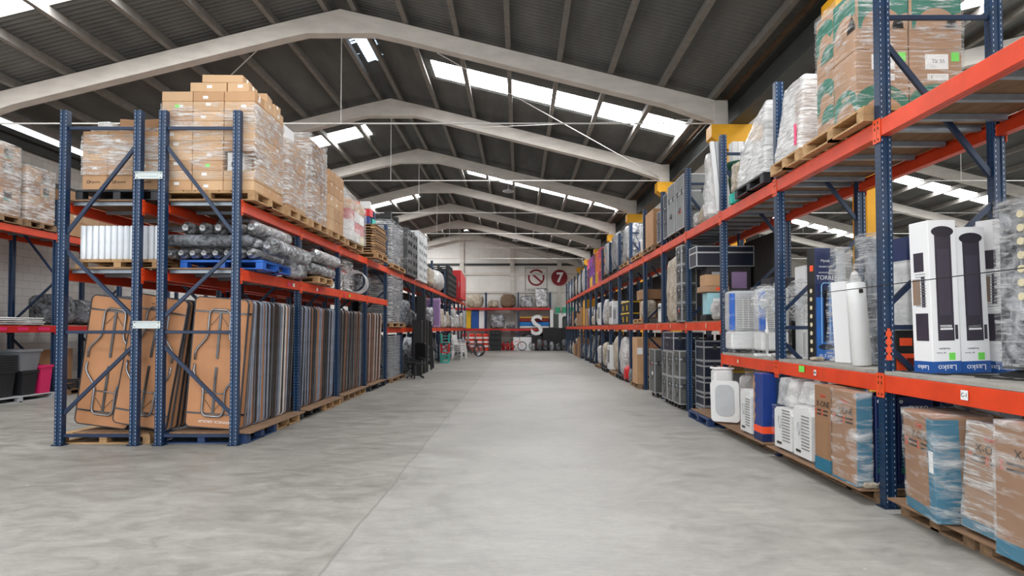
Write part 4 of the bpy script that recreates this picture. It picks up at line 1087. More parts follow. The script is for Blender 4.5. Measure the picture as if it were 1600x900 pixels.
def ac_unit(loc, rz, label, w=.36, d=.44, h=.62, wrap=None, seed=0, tall=0):
    """portable air conditioner: body, front louvres, castors, cord"""
    t = thing('portable_air_conditioner', label, 'air conditioner', loc, rz, 'bare portable air conditioners')
    prof = [(-d / 2, .03), (d / 2, .03), (d / 2, h * .93), (d / 2 - .05, h), (-d / 2 + .07, h), (-d / 2, h * .86)]
    MB().prism(prof, -w / 2, w / 2, Matrix.Rotation(PI / 2, 4, 'Z') @ Matrix.Scale(-1, 4, (0, 1, 0))).build('housing', WHITE, t)
    m = MB()
    for k in range(11): m.box(-w / 2 - .004, -w / 2 + .004, -d / 2 + .05, d / 2 - .20, .12 + k * .035, .135 + k * .035)
    m.build('side_louvres', SHADOWSLOT, t)
    m = MB()
    for k in range(6): m.box(-w / 2 + .04, w / 2 - .04, -d / 2 - .004, -d / 2 + .004, .15 + k * .04, .17 + k * .04)
    m.build('front_louvres', SHADOWSLOT, t)
    MB().box(-w / 2 - .003, -w / 2 + .002, d / 2 - .18, d / 2 - .06, .07, .10).build('rating_plate', INK, t)
    for x in (-1, 1):
        for yy in (-1, 1): link('caster', cmesh(('caster_small',), lambda mm: mm.cyl((-.012, 0, .016), (.012, 0, .016), .016, 10).box(-.01, .01, -.01, .01, .016, .035), GREY), t, (x * (w / 2 - .05), yy * (d / 2 - .05), 0))
    m = MB().tube([(-w / 2 - .02, .05 + .035 * math.cos(a * .5), .34 + .07 * math.sin(a * .5)) for a in range(26)], .006, 6); m.build('power_cord', GREYL, t)
    if wrap: wrap_part(t, w, d, h, wrap, seed, .02, .02)
    return t
ac_unit((3.27, 7.03, ZB), 0, 'bare white air conditioner in film, cord coiled on its side, beside the unwrapped carton', h=.58, wrap=FILML, seed=31)
ac_unit((3.27, 7.55, ZB), .05, 'bare white air conditioner in film, beside the tall post of the second bay', h=.50, wrap=FILML, seed=35)
film_shell(3.12, 3.48, 6.84, 7.22, ZB + .62, ZB + .845, FILMB, 'cloudy film bag standing on the first bare air conditioner', name='film_bag', cat='bag', amp=.035, seed=37, taper=lambda t: .35 * t)
bundle(3.19, 3.41, 6.93, 7.13, ZB + .64, ZB + .76, CRWHT, 'white unit inside the cloudy film bag', 'white_unit', 'appliance part')
film_shell(3.10, 3.46, 7.36, 7.76, ZB + .54, ZB + .85, FILMB, 'taller cloudy film bag standing on the second bare air conditioner', name='film_bag', cat='bag', amp=.035, seed=39, taper=lambda t: .25 * t)
bundle(3.17, 3.39, 7.45, 7.67, ZB + .545, ZB + .80, CRWHT, 'pale unit inside the taller film bag', 'white_unit', 'appliance part')
for k in range(2): carton(.5, .58, .7, (4.15, 6.56 + k * .66, ZB), 0, 'brown carton at the back of the second bay floor, %s from the camera' % nth(k + 1), CARDD)
for k in range(3): carton(.5, .6, .78, (4.1, 3.92 + k * .64, ZB), 0, 'brown carton at the back of the first bay floor, %s from the camera' % nth(k + 1), CARDD)
# ---- third bay floor
o = pbox('appliance_carton', .28, .30, .86, (3.22, 8.30, ZB), BLUEP, 'tall blue box with an orange band near its foot, torn edge', group='tall blue boxes')
face_print(o, [(0, 1, .10, .19, FLUOR, 'printed_band'), (0, 1, .0, .09, NAVYP, 'printed_band')], .28, .30, 'a'); face_print(o, [(0, 1, .10, .19, FLUOR, 'printed_band'), (0, 1, 0, .09, NAVYP, 'printed_band')], .28, .30, 'f')
mb = MB(); pl = [(0, .2)]
for k in range(14): pl.append((.03 + .022 * ((k * 7) % 3), .22 + k * .045))
pl += [(0, .84)]; mb.prism(pl, -.001, 0, Matrix.Translation((-.1412, .15, 0)) @ Matrix.Rotation(-PI / 2, 4, 'Z')); mb.build('torn_edge', KRAFT, o)
o = pbox('appliance_carton', .36, .32, .90, (3.56, 8.30, ZB), NAVYP, 'navy box with white lettering beside the tall blue box', group='navy portable cooler boxes')
ftext(o, 'FRIKKO', .5, .80, .07, WHITEP, .36, .32, 'f'); ftext(o, 'PORTABLE', .5, .70, .05, WHITEP, .36, .32, 'f'); face_print(o, [(.1, .9, .1, .6, GREYL, 'printed_picture')], .36, .32, 'f')
ac_unit((3.26, 8.78, ZB), 0, 'white air conditioner behind the tall blue box, cord knotted on its side', .34, .42, .60, FILML, 55)
t = thing('wrapped_sack', 'tall wrapped sack with a red print, behind the white plastic trays', 'sack', (3.62, 9.33, ZB))
lump(.22, .20, .42, 12.3, .10, .42).build('sack_body', CRRED, t, smooth=True)
film_shell(-.27, .27, -.24, .24, .01, .85, FILM, None, 'plastic_wrap', parent=t, amp=.02, seed=61)
MB().box(-.14, .10, -.238, -.222, .46, .66).build('red_print', REDX, t)
# white plastic trays by the blue pallet
def panel(loc, label, rz, w=.42, h=.62, tilt=.12):
    t = thing('plastic_tray', label, 'plastic tray', loc, rz, 'white plastic trays', (tilt, 0, rz))
    MB().prism(rrect(w / 2, h / 2, .06), -.03, .03, Matrix.Translation((0, 0, h / 2 + .03))).build('panel_body', WHITE, t)
    MB().prism(rrect(w / 2 - .07, h / 2 - .07, .10), -.036, -.031, Matrix.Translation((0, 0, h / 2 + .05))).build('inset', GREYL, t)
    return t
panel((3.12, 9.72, ZB), 'white plastic tray with a pale inset leaning at the front of the third bay', -.5)
panel((3.56, 9.80, ZB), 'second white plastic tray, facing the camera behind the corner post', .0, .44, .70)
t = thing('white_plastic_tub', 'tall white plastic tub behind the leaning white trays', 'tub', (3.16, 10.02, ZB))
MB().box(-.15, .15, -.10, .10, 0, .80, .03).build('tub_body', WHITE, t); MB().box(-.16, .16, -.11, .11, .802, .83, .01).build('lid', WHITEP, t)
# ---- main shelf nearest the camera: tower fan boxes
def lasko(loc, rz, label, tilt=(0, 0), w=.25, d=.22, h=1.27, green=True):
    o = pbox('tower_fan_box', w, d, h, loc, WHITEP, label, rz, tilt, .004, 'fan box', 'white tower fan boxes')
    DK = M('tower_print', (56, 50, 62), .5, var=.15); PIC = M('print_brown', (150, 122, 100), .6)
    for side in 'fa':
        W = w if side == 'f' else d
        face_print(o, [(0, 1, 0, .10, M('brand_blue', (28, 84, 158), .5), 'brand_band')], w, d, side)
        if side == 'f':
            face_print(o, [(.22, .80, .27, h - .10, DK, 'tower_picture'), (.83, .93, .28, .40, DK, 'printed_detail'), (.58, .80, .11, .17, GREENS, 'green_badge')], w, d, 'f')
            m = MB(); n = 20
            m.add([(.002 + .10 * math.cos(2 * PI * k / n), -d / 2 - .0024, h - .095 + .045 * math.sin(2 * PI * k / n)) for k in range(n)], [tuple(range(n))]); m.build('base_picture', M('base_print', (40, 36, 46), .5), o)
            face_print(o, [(.30, .72, .38, .40, WHITEP, 'printed_plate')], w, d, 'f')
            MB().box(-.05, .06, -d / 2 - .003, -d / 2 - .0022, .36, .375).build('printed_plate', WHITEP, o)
            m = MB()
            for k in range(10): m.box(-.05 + k * .0105, -.045 + k * .0105, -d / 2 - .0034, -d / 2 - .0026, .48, h - .24)
            m.build('grille_picture', M('grille_print', (84, 78, 92), .5), o)
            ftext(o, 'Lasko', .5, .05, .066, WHITEP, w, d, 'f', 1.1, True)
            ftext(o, 'Ventilador', .42, .205, .024, GREY, w, d, 'f', 1, True); ftext(o, 'de Torre', .3, .17, .022, GREY, w, d, 'f', 1, True)
        else:
            face_print(o, [(.2, .72, h - .42, h - .26, DK, 'tower_picture'), (.1, .5, h - .70, h - .48, PIC, 'room_picture'), (.56, .74, h - .72, h - .46, DK, 'tower_picture'), (.2, .85, .27, .50, DK, 'base_picture')], w, d, 'a')
            m = MB()
            for k in range(12): m.box(-w / 2 - .0018, -w / 2 - .0006, d * -.3, d * .25, .56 + k * .022 + (k // 4) * .012, .566 + k * .022 + (k // 4) * .012)
            m.build('printed_text_lines', GREY, o)
            ftext(o, 'Lasko', .5, .05, .055, WHITEP, w, d, 'a', 1, True)
    return o
lasko((3.52, 5.40, ZM_R + .005), .10, 'white tower fan box nearest the tall front post, whole dark tower printed on its face', (0, -.028))
lasko((3.795, 5.44, ZM_R + .006), .04, 'white tower fan box in shade, middle one of three', (0, -.035), h=1.22)
lasko((4.10, 5.47, ZM_R), .45, 'white tower fan box turned corner-on, beside the wrapped stack with cream discs', (0, .0), h=1.30)
t = thing('wrapped_tower_stack', 'tall film-wrapped stack with a column of cream discs beside the fan boxes', 'wrapped stack', (4.0, 4.95, ZM_R), .12)
MB().box(-.17, .17, -.16, .16, .06, 1.37, .02).build('stack_body', CRGRY, t)
for k in range(7): link('cream_disc', cmesh(('cream_disc',), lambda m: m.cyl((-.200, 0, 0), (-.168, 0, 0), .029, 18), IVORY), t, (.0, -.07, .62 + k * .105))
MB().lathe([(.24, 0), (.24, .02), (.12, .05)], 24).build('base', BLACK, t)
film_shell(-.195, .195, -.195, .195, .055, 1.40, FILM, None, 'plastic_wrap', parent=t, amp=.008, seed=71)
bundle(3.66, 3.96, 4.45, 4.62 + .0, ZM_R, ZM_R + .06, CRWHT, 'crumpled film at the foot of the wrapped stack', 'film_scrap', 'scrap', .2, .7)
# loose black cables on the shelf
for k, pts in enumerate((((3.30, 5.55), (3.36, 5.1), (3.52, 5.16), (3.56, 4.95), (3.44, 4.7)), ((3.32, 5.1), (3.5, 4.85), (3.50, 4.55), (3.60, 4.5), (3.75, 4.3)), ((3.36, 4.9), (3.56, 4.72), (3.45, 4.5), (3.3, 4.65), (3.4, 4.2)))):
    sp = []
    P = [pts[0]] + list(pts) + [pts[-1]]
    for i in range(1, len(P) - 2):
        for q in range(8):
            u = q / 8; a, b, c, d_ = P[i - 1], P[i], P[i + 1], P[i + 2]
            f = lambda n: .5 * (2 * b[n] + (c[n] - a[n]) * u + (2 * a[n] - 5 * b[n] + 4 * c[n] - d_[n]) * u * u + (3 * b[n] - a[n] - 3 * c[n] + d_[n]) * u ** 3)
            sp.append((f(0), f(1), ZM_R + .008 + k * .009))
    o = MB().tube(sp, .0045, 6).build('power_cable', BLACK, smooth=True); tag(o, ('black cable trailing in front of the fan boxes to the post', 'black cable looped in front of the middle fan box', 'black cable coiled near the shelf edge')[k], 'cable', 'loose black cables')
# thin black strap running along the row
o = MB().tube([(3.192, 3.5, 1.965), (3.192, 5.66, 1.958), (3.192, 7.9, 1.95), (3.192, 8.05, 1.95)], .004, 5).build('tie_strap', BLACK); tag(o, 'thin black cord strung along the posts in front of the boxed fans', 'cord')
# orange row clips on two posts
for k, (y, z) in enumerate(((5.64, 1.30),)):
    m = MB()
    for i in range(4): m.box(-.025, .025, -.004, 0, i * .07, i * .07 + .045).box(-.012, .012, -.004, 0, i * .07 + .045, i * .07 + .07)
    o = m.build('safety_clip', ORANGEC, None, (3.245, y - .008, z)); tag(o, 'orange notched clip strip on the tall front post above the shelf', 'clip')
# ---- second bay main shelf
o = pbox('tower_fan_box', .25, .16, 1.32, (3.575, 7.58, ZM_R), NAVYP, 'dark blue tower fan box with glowing tower picture and big white lettering', .10, cat='fan box')
LB_ = M('print_glow_blue', (44, 110, 190), .5, var=.2); LB2 = M('print_pale_blue', (150, 200, 236), .5)
face_print(o, [(.06, .94, .02, .74, LB_, 'blue_gradient_panel'), (.40, .66, .22, .86, M('print_tower', (36, 44, 60), .4), 'tower_picture'), (.44, .62, .3, .82, BLACK, 'tower_grille')], .25, .16, 'f')
m = MB(); m.tube([(-.045, -.0815, .2), (-.045, -.0815, .88), (-.02, -.0815, .91), (.05, -.0815, .91), (.06, -.0815, .88), (.06, -.0815, .2)], .006, 5); m.build('glow_outline', LB2, o)
n = 24; MB().add([(.01 + .10 * math.cos(2 * PI * k / n), -.0828, .16 + .035 * math.sin(2 * PI * k / n)) for k in range(n)], [tuple(range(n))]).build('base_picture', M('print_tower', (36, 44, 60), .4), o)
ftext(o, 'Mytek', .52, 1.17, .045, WHITEP, .25, .16, 'f'); ftext(o, 'MAXIMO AIRE', .52, 1.10, .025, WHITEP, .25, .16, 'f'); ftext(o, 'VENTILADOR DE', .52, 1.03, .022, WHITEP, .25, .16, 'f'); ftext(o, 'TORRE', .52, .97, .072, WHITEP, .25, .16, 'f', 1.0); ftext(o, '85.5 cm', .5, .055, .05, WHITEP, .25, .16, 'f')
face_print(o, [(0, 1, 0, 1.32, BLACK, 'dark_side')], .25, .16, 'a')
for k in range(8): link('cream_disc', cmesh(('cream_print',), lambda m: m.cyl((-.1285, 0, 0), (-.1268, 0, 0), .026, 16), IVORY), o, (0, 0, .12 + k * .10))
MB().box(-.1295, -.127, -.05, .02, 1.05, 1.12).build('orange_label', FLUOR, o)
wrap_part(o, .25, .16, 1.32, film('box_film', .02, .35, .55, .85, 3), 81, .004, .008, z0=.9)
bundle(3.32, 3.52, 7.3, 7.42, ZM_R, ZM_R + .05, CRBEI, 'torn tape and paper scrap at the foot of the blue tower fan box', 'paper_scrap', 'scrap', .3, .8)
def bag_fan(loc, label, r=.10, h=1.25, mat=CRFOIL, fm=FILMB, seed=0, rz=0, lean=(0, 0)):
    t = thing('bagged_tower_fan', label, 'tower fan', loc, rz, 'bagged tower fans', (lean[0], lean[1], rz))
    MB().lathe([(r * 1.5, 0), (r * 1.5, .02), (r * .6, .06), (r * .62, h * .5), (r * .6, h - .04), (r * .45, h)], 24).build('tower', mat, t, smooth=True)
    film_shell(-r * 1.62, r * 1.62, -r * 1.62, r * 1.62, .004, h + .03, fm, None, 'plastic_bag', parent=t, amp=.022, seed=seed, taper=lambda u: .42 * u, step=.04)
    return t
bag_fan((3.68, 7.32, ZM_R), 'pale tower fan in a clear bag beside the blue fan box', .085, 1.27, GREYL, FILM, 83)
o = pbox('leaning_carton', .12, .22, .88, (3.56, 6.97, ZM_R + .005), WHITEP, 'narrow white carton with small black drawings, leaning towards the white roll', .3, (0, -.06))
for k in range(5): face_print(o, [(.25, .7, .1 + k * .15, .19 + k * .15, (GREY, INK)[k % 2], 'printed_drawing')], .12, .22, 'f')
MB().box(-.01, .05, -.113, -.111, .03, .09).build('orange_label', FLUOR, o)
t = thing('white_roll', 'white paper roll standing upright in front of the foil-wrapped fan', 'roll', (3.42, 6.40, ZM_R + .008), 0, None, (0, -.07, 0))
MB().lathe([(.085, 0), (.088, .01), (.088, .58), (.088, .82), (.07, .83), (.045, .835)], 28).build('roll_body', WHITE, t, smooth=True); MB().lathe([(.05, .835), (.06, .85), (.03, .93), (.012, .95)], 12).build('gathered_end', FILMW, t, smooth=True)
MB().box(-.02, .02, -.0935, -.0890, .72, .76).build('code_label', INK, t)
bag_fan((3.67, 6.62, ZM_R + .006), 'tall dark foil-wrapped tower fan just behind the front frame', .105, 1.32, CRFOIL, FILM, 87, lean=(0, -.03))
bag_fan((4.05, 6.66, ZM_R), 'second dark bagged tower fan behind the foil-wrapped one', .10, 1.28, CRGRY, FILM, 91)
bag_fan((3.66, 7.86 - .0, ZM_R), 'clear-bagged pedestal behind the blue fan box', .07, .9, WHITE, FILMB, 95) if False else None
o = pbox('tower_fan_box', .20, .20, 1.24, (3.73, 6.10, ZM_R), GREYL, 'tower fan box with a blue top in cloudy film, behind the front frame', .05, cat='fan box')
face_print(o, [(0, 1, 1.02, 1.24, NAVYP, 'blue_top'), (.3, .7, .15, .9, BLACK, 'tower_picture')], .20, .20, 'f'); face_print(o, [(0, 1, 1.02, 1.24, NAVYP, 'blue_top')], .20, .20, 'a'); ftext(o, 'Mytek', .5, 1.10, .05, WHITEP, .20, .20, 'f')
wrap_part(o, .20, .20, 1.24, FILMB, 97, .02, .012, ztop=.98)
o = pbox('heater_box', .22, .20, .36, (3.485, 5.872, ZM_R), BLACK, 'black box with a red-orange base standing behind the front frame brace', .1)
face_print(o, [(0, 1, 0, .15, FLUOR, 'red_band'), (.15, .7, .22, .29, FLUOR, 'orange_sticker'), (.45, .85, .04, .11, BLACK, 'black_window')], .22, .2, 'f')
# ---- third bay main shelf: pedestal fans, air coolers
def ped_fan(loc, rz, label, hh=.78, r=.20, tilt=0.):
    t = thing('pedestal_fan', label, 'fan', loc, rz, 'bagged pedestal fans')
    m = MB()
    for a in (.4, .4 + PI / 2): m.bar((-.22 * math.cos(a), -.22 * math.sin(a), .015), (.22 * math.cos(a), .22 * math.sin(a), .015), .03, .03)
    m.build('cross_base', WHITE, t)
    MB().lathe([(.018, .03), (.018, .30), (.026, .305), (.026, .36), (.013, .365), (.013, hh - .1)], 12).build('pole', WHITE, t, smooth=True)
    MB().lathe([(.03, -.09), (.055, -.06), (.06, 0), (.05, .06), (.03, .075)], 16, Matrix.Translation((0, .05, hh)) @ Matrix.Rotation(PI / 2, 4, 'X')).build('motor', WHITE, t, smooth=True)
    g = MB()
    for y, rr in ((-.09, .06), (-.075, .12), (-.055, .165), (-.03, r), (.0, .17), (.01, .10)): g.ring((0, y, hh), rr, .003, 'y', 30, 4)
    for k in range(28):
        a = 2 * PI * k / 28; c, s = math.cos(a), math.sin(a)
        g.tube([(.03 * c, -.095, hh + .03 * s), (.12 * c, -.075, hh + .12 * s), (r * c, -.03, hh + r * s), (.10 * c, .012, hh + .10 * s)], .0018, 4)
    g.build('cage', WHITE, t)
    b = MB()
    for k in range(3):
        a = 2 * PI * k / 3; T = Matrix.Translation((0, -.04, hh)) @ Matrix.Rotation(a, 4, 'Y') @ Matrix.Rotation(.4, 4, 'X')
        b.prism([(-.02, .03), (.05, .07), (.085, .14), (.05, .175), (-.04, .17), (-.03, .08)], -.003, .003, T)
    b.build('blades', BLADE, t)
    m = lump(r + .03, .12, r + .05, 5 + hh * 10, .06, .8, 26, 14)
    m.build('plastic_bag', FILM, t, (0, -.03, hh - r - .06), smooth=True)
    return t
ped_fan((3.38, 8.75, ZM_R), .1, 'white bagged pedestal fan in front of the second air cooler', .74)
ped_fan((3.70, 8.32, ZM_R), -.05, 'white bagged pedestal fan behind the frame brace, nearer one', .74, .235)

bundle(3.24, 3.45, 8.10, 8.40, ZM_R, ZM_R + .06, CRWHT, 'white crumpled plastic lying at the feet of the pedestal fans', 'plastic_scrap', 'scrap', .25, .8)
for k in range(3):
    o = MB().tube([(3.45 + .12 * k, 7.80 - .06 * k, ZM_R + .014), (3.80 + .1 * k, 7.86 + .0 * k, ZM_R + .014)], .010, 8).build('white_pipe', WHITE); tag(o, 'thin white pipe lying on the shelf by the pedestal fans, %s' % ('front one', 'middle one', 'rear one')[k], 'pipe', 'thin white pipes')
def cooler(loc, rz, label, wrap, seed, w=.40, d=.36, h=.95):
    t = thing('air_cooler', label, 'air cooler', loc, rz, 'evaporative air coolers')
    MB().box(-w / 2 + .01, w / 2 - .01, -d / 2, d / 2, .06, .33, .02).build('water_tank', WHITE, t)
    MB().box(-w / 2, w / 2, -d / 2 - .005, d / 2, .335, h, .03).build('housing', GREYL, t)
    for x in (-w / 2 + .035,): MB().box(x - .03, x + .03, -d / 2 - .014, -d / 2 + .03, .34, h - .04, .008).build('blue_trim', M('trim_blue', (40, 104, 200), .35), t)
    MB().box(-w / 2 - .006, -w / 2 + .001, -d / 2 + .0, -d / 2 + .07, .34, h - .04).build('blue_trim', M('trim_blue', (40, 104, 200), .35), t)
    MB().box(-w / 2 + .10, w / 2 - .06, -d / 2 - .008, -d / 2 - .004, .38, h - .12).build('grille_back', SHADOWSLOT, t)
    m = MB()
    for k in range(17): m.box(-w / 2 + .10, w / 2 - .06, -d / 2 - .016, -d / 2 - .0085, .385 + k * .0265, .398 + k * .0265)
    for x in (-.02, .06): m.box(x - .004, x + .004, -d / 2 - .02, -d / 2 - .012, .38, h - .12)
    m.build('grille', WHITE, t)
    for x in (-1, 1):
        for yy in (-1, 1): link('caster', cmesh(('caster_big',), lambda mm: mm.cyl((-.014, 0, .025), (.014, 0, .025), .025, 12).box(-.014, .014, -.014, .014, .025, .06), GREY), t, (x * (w / 2 - .06), yy * (d / 2 - .06), 0))
    wrap_part(t, w, d, h, wrap, seed, .012, .022, ztop=h)
    return t
cooler((3.42, 9.90, ZM_R), -.06, 'white air cooler with a blue stripe at the end of the low shelf', FILML, 101)
cooler((3.62, 9.22, ZM_R), -.06, 'white air cooler with a blue stripe, behind the bagged pedestal fans', FILML, 107)
for k, (x, y, w, d, h, m, nm) in enumerate(((4.02, 9.9, .42, .4, 1.15, M('box_dark_print', (52, 50, 56), .6, var=.3), 'dark printed box behind the first air cooler'), (4.14, 9.4, .36, .4, 1.10, M('box_dark_print', (52, 50, 56), .6, var=.3), 'dark printed box behind the second air cooler'), (4.12, 8.98, .36, .34, 1.25, WHITEP, 'tall white box behind the pedestal fans'))):
    o = pbox('appliance_box', w, d, h, (x, y, ZM_R), m, nm)
    if k < 2: face_print(o, [(.1, .9, h - .35, h - .08, GREYL, 'printed_picture'), (.3, .7, h - .30, h - .12, INK, 'printed_picture')], w, d, 'f')
t = thing('water_drum', 'white drum with a teal top behind the pedestal fans', 'drum', (4.12, 8.5, ZM_R + 0), 0)
MB().lathe([(.17, 0), (.18, .02), (.18, 1.14), (.17, 1.16)], 24).build('drum_body', WHITE, t, smooth=True); MB().lathe([(.18, 1.162), (.185, 1.18), (.185, 1.36), (.17, 1.37)], 24).build('drum_top', M('drum_teal', (36, 112, 140), .4), t)
# ------------------------------------------------------------------ appliance row, top shelf
# big cartons with green prints, film round them
pallet(3.12, 4.36, 5.76, 7.02, ZT_R, WOOD, 'pale wooden pallet under the tall green-printed cartons at the front of the top shelf')
def gcarton(w, d, h, loc, label, art, sticker_=False):
    o = pbox('printed_carton', w, d, h, loc, KRAFT, label, ch=.004, group='green-printed cartons')
    W2 = w / 2; D2 = d / 2
    def arc(side, c, r0, r1, a0, a1, m, lift):
        mb = MB(); n = 22; vs = []
        for k in range(n + 1):
            a = R(a0 + (a1 - a0) * k / n)
            for r in (r0, r1):
                u = max(-.5, min(.5, c[0] + r * math.cos(a) / (w if side == 'f' else d))); z = max(.004, min(h - .004, c[1] + r * math.sin(a)))
                vs.append((u * w, -D2 - lift, z) if side == 'f' else (-W2 - lift, -u * d, z))
        mb.add(vs, [(2 * k, 2 * k + 1, 2 * k + 3, 2 * k + 2) for k in range(n)]); mb.build('printed_art', m, o)
    for side in 'fa':
        if art == 'big':
            face_print(o, [(.06 if side == 'f' else .0, 1, h * .34, h * .995, GREENP, 'printed_panel')], w, d, side)
            arc(side, (.02, .20), 0, .20, 0, 180, KRAFT, .002); arc(side, (.5, .20), 0, .15, 90, 180, KRAFT, .002)
            ftext(o, 'npres', .55, h * .90, .085, CARDL, w, d, side, 1.05)
        elif art == 'low':
            arc(side, (-.02, .0), .17, .30, 0, 180, GREENP, .0012)
            arc(side, (.06, .0), .0, .17, 0, 180, KRAFT, .0015)
            ftext(o, 'npres', .55, h * .36, .07, CARDL, w, d, side, 1.05)
        else:
            arc(side, (.0, h * .5), .12, .26, 20, 200, GREENP, .0012); arc(side, (.2, h * .2), .0, .16, 0, 180, GREENP, .0012)
    if sticker_:
        face_print(o, [(.80, .95, h * .82, h * .96, GREENS, 'green_sticker'), (.30, .74, h * .70, h * .93, LABELW, 'paper_label'), (.34, .74, h * .53, h * .63, LABELW, 'paper_label')], w, d, 'f')
        ftext(o, sticker_, .42, h * .58, .05, INK, w, d, 'f'); ftext(o, 'TV 55', .55, h * .82, .05, GREY, w, d, 'f')
    return o
zg = ZT_R + .143
gcarton(.50, .42, .63, (3.45, 6.24, zg), 'green-printed carton at the bottom front of its load beside the tall post', 'low', '4')
gcarton(.50, .42, .63, (3.96, 6.24, zg), 'green-printed carton at the bottom front, farther from the aisle', 'low', '1')
gcarton(.50, .36, .63, (3.45, 6.64, zg), 'green-printed carton at the bottom of the aisle face', 'side')
gcarton(.50, .42, .60, (3.45, 6.24, zg + .633), 'upper green-printed carton beside the tall post', 'big')
gcarton(.50, .42, .60, (3.96, 6.24, zg + .633), 'upper green-printed carton farther from the aisle', 'big')
gcarton(.50, .36, .60, (3.45, 6.64, zg + .633), 'upper green-printed carton on the aisle face', 'side')
film_shell(3.175, 4.235, 6.005, 6.84, ZT_R + .1455, zg + 1.28, film('stretch_film_bright', .05, .7, .48, .66, 4.5, (1, 1, 9), rot=(0, .35, 0)), 'glossy stretch film around the green-printed cartons', amp=.010, seed=121, step=.07)
# next loads along the top shelf
pallet(3.12, 4.3, 7.10, 7.92, ZT_R, WOOD, 'pale wooden pallet under the leaning white-wrapped cartons')
for k in range(3): carton(.48, .34, .26, (3.52, 7.40, ZT_R + .143 + k * .263), 0, 'brown carton inside the leaning white-wrapped load, %s from its pallet' % nth(k + 1), KRAFT, paper=3)
film_shell(3.14, 4.1, 7.14, 7.86, ZT_R + .1455, ZT_R + 1.02, FILMW, 'white-wrapped leaning load behind the green-printed cartons', amp=.02, seed=131, taper=lambda t: .22 * t)
MB().box(-.486, -.482, -.30, -.24, .06, .30).build('pink_tape', PINK, bpy.data.objects['stretch_wrap.%03d' % (len([o for o in bpy.data.objects if o.name.startswith('stretch_wrap')]) - 1)])
pallet(3.14, 4.3, 8.2, 9.3, ZT_R, PBLACK, 'black plastic pallet under the sloping white-wrapped load', plastic=True)
film_shell(3.16, 4.2, 8.22, 9.30, ZT_R + .143, ZT_R + 1.10, FILMW, 'sloping white-wrapped load on the black pallet', amp=.02, seed=137, topfn=lambda x, y: .45 * y, taper=lambda t: .10 * t)
bundle(3.3, 4.05, 8.36, 9.15, ZT_R + .143, ZT_R + .62, CRWHT, 'goods inside the sloping white-wrapped load', 'wrapped_goods')
bundle(3.18, 3.62, 9.36, 9.75, ZT_R + .16, ZT_R + .62, CRBEI, 'beige wrapped bundle on teal feet in front of the green barrel', amp=.16)
for k in range(2): tag(MB().box(-.06, .06, -.06, .06, 0, .155, .01).build('teal_foot_block', TEAL, None, (3.25, 9.44 + .22 * k, ZT_R)), 'teal plastic block under the beige wrapped bundle, %s one' % ('nearer', 'farther')[k], 'block', 'teal blocks')
t = thing('plastic_barrel', 'dark green plastic barrel with white boxes standing in it', 'barrel', (3.76, 10.65, ZT_R))
MB().lathe([(.24, 0), (.26, .03), (.30, .55), (.33, .56), (.33, .60), (.305, .61), (.33, .80), (.345, .81), (.345, .86), (.32, .87), (.31, .84)], 28).build('barrel_body', GREEND, t, smooth=True)
for k in range(5):
    o = MB().box(-.045, .045, -.10, .10, 0, .38, .006).build('white_carton', (WHITE, WHITEP, GREYL)[k % 3], None, (3.58 + k * .095, 10.65, ZT_R + .845)); tag(o, 'narrow white box standing in the green barrel, %s from the aisle' % nth(k + 1), 'box', 'white boxes in the barrel')
for k in range(3):
    o = MB().box(-.035, .035, -.03, .03, 0, 1.15, .006).build('white_channel', (WHITE, GREYL, WHITE)[k], None, (3.24 + .08 * k, 10.34, ZT_R + .012), (0, -.10, 0)); tag(o, 'leaning white channel strip beside the blue post, %s from the aisle' % nth(k + 1), 'strip', 'leaning white strips')
film_shell(3.10, 3.34, 10.44, 10.75, ZT_R + .003, ZT_R + 1.0, FILMB, 'torn cloudy film hanging on the leaning white strips', 'film_bag', amp=.05, seed=141, cat='film', taper=lambda t: .2 * t)
carton(.22, .3, .66, (3.80, 11.17, ZT_R + .003), 0, 'tall narrow brown carton behind the leaning white strips', CARDD)
o = pbox('case_cover', .62, .34, .50, (3.95, 11.5, ZT_R + .003), NAVY, 'navy padded case with white lettering on the top shelf', cat='case', ch=.02); ftext(o, 'HJA', .75, .36, .12, WHITEP, .62, .34, 'f')
for k in range(3): bundle(3.2 + .02 * k, 3.62, 11.05 + .38 * k, 11.40 + .38 * k, ZT_R + .003, ZT_R + .36 - .05 * (k == 2), (CRWHT, CRBEI, CRWHT)[k], 'fluffy pale bundle along the top shelf edge, %s of three from the front' % nth(k + 1), amp=.3, e=.7, group='fluffy pale bundles')

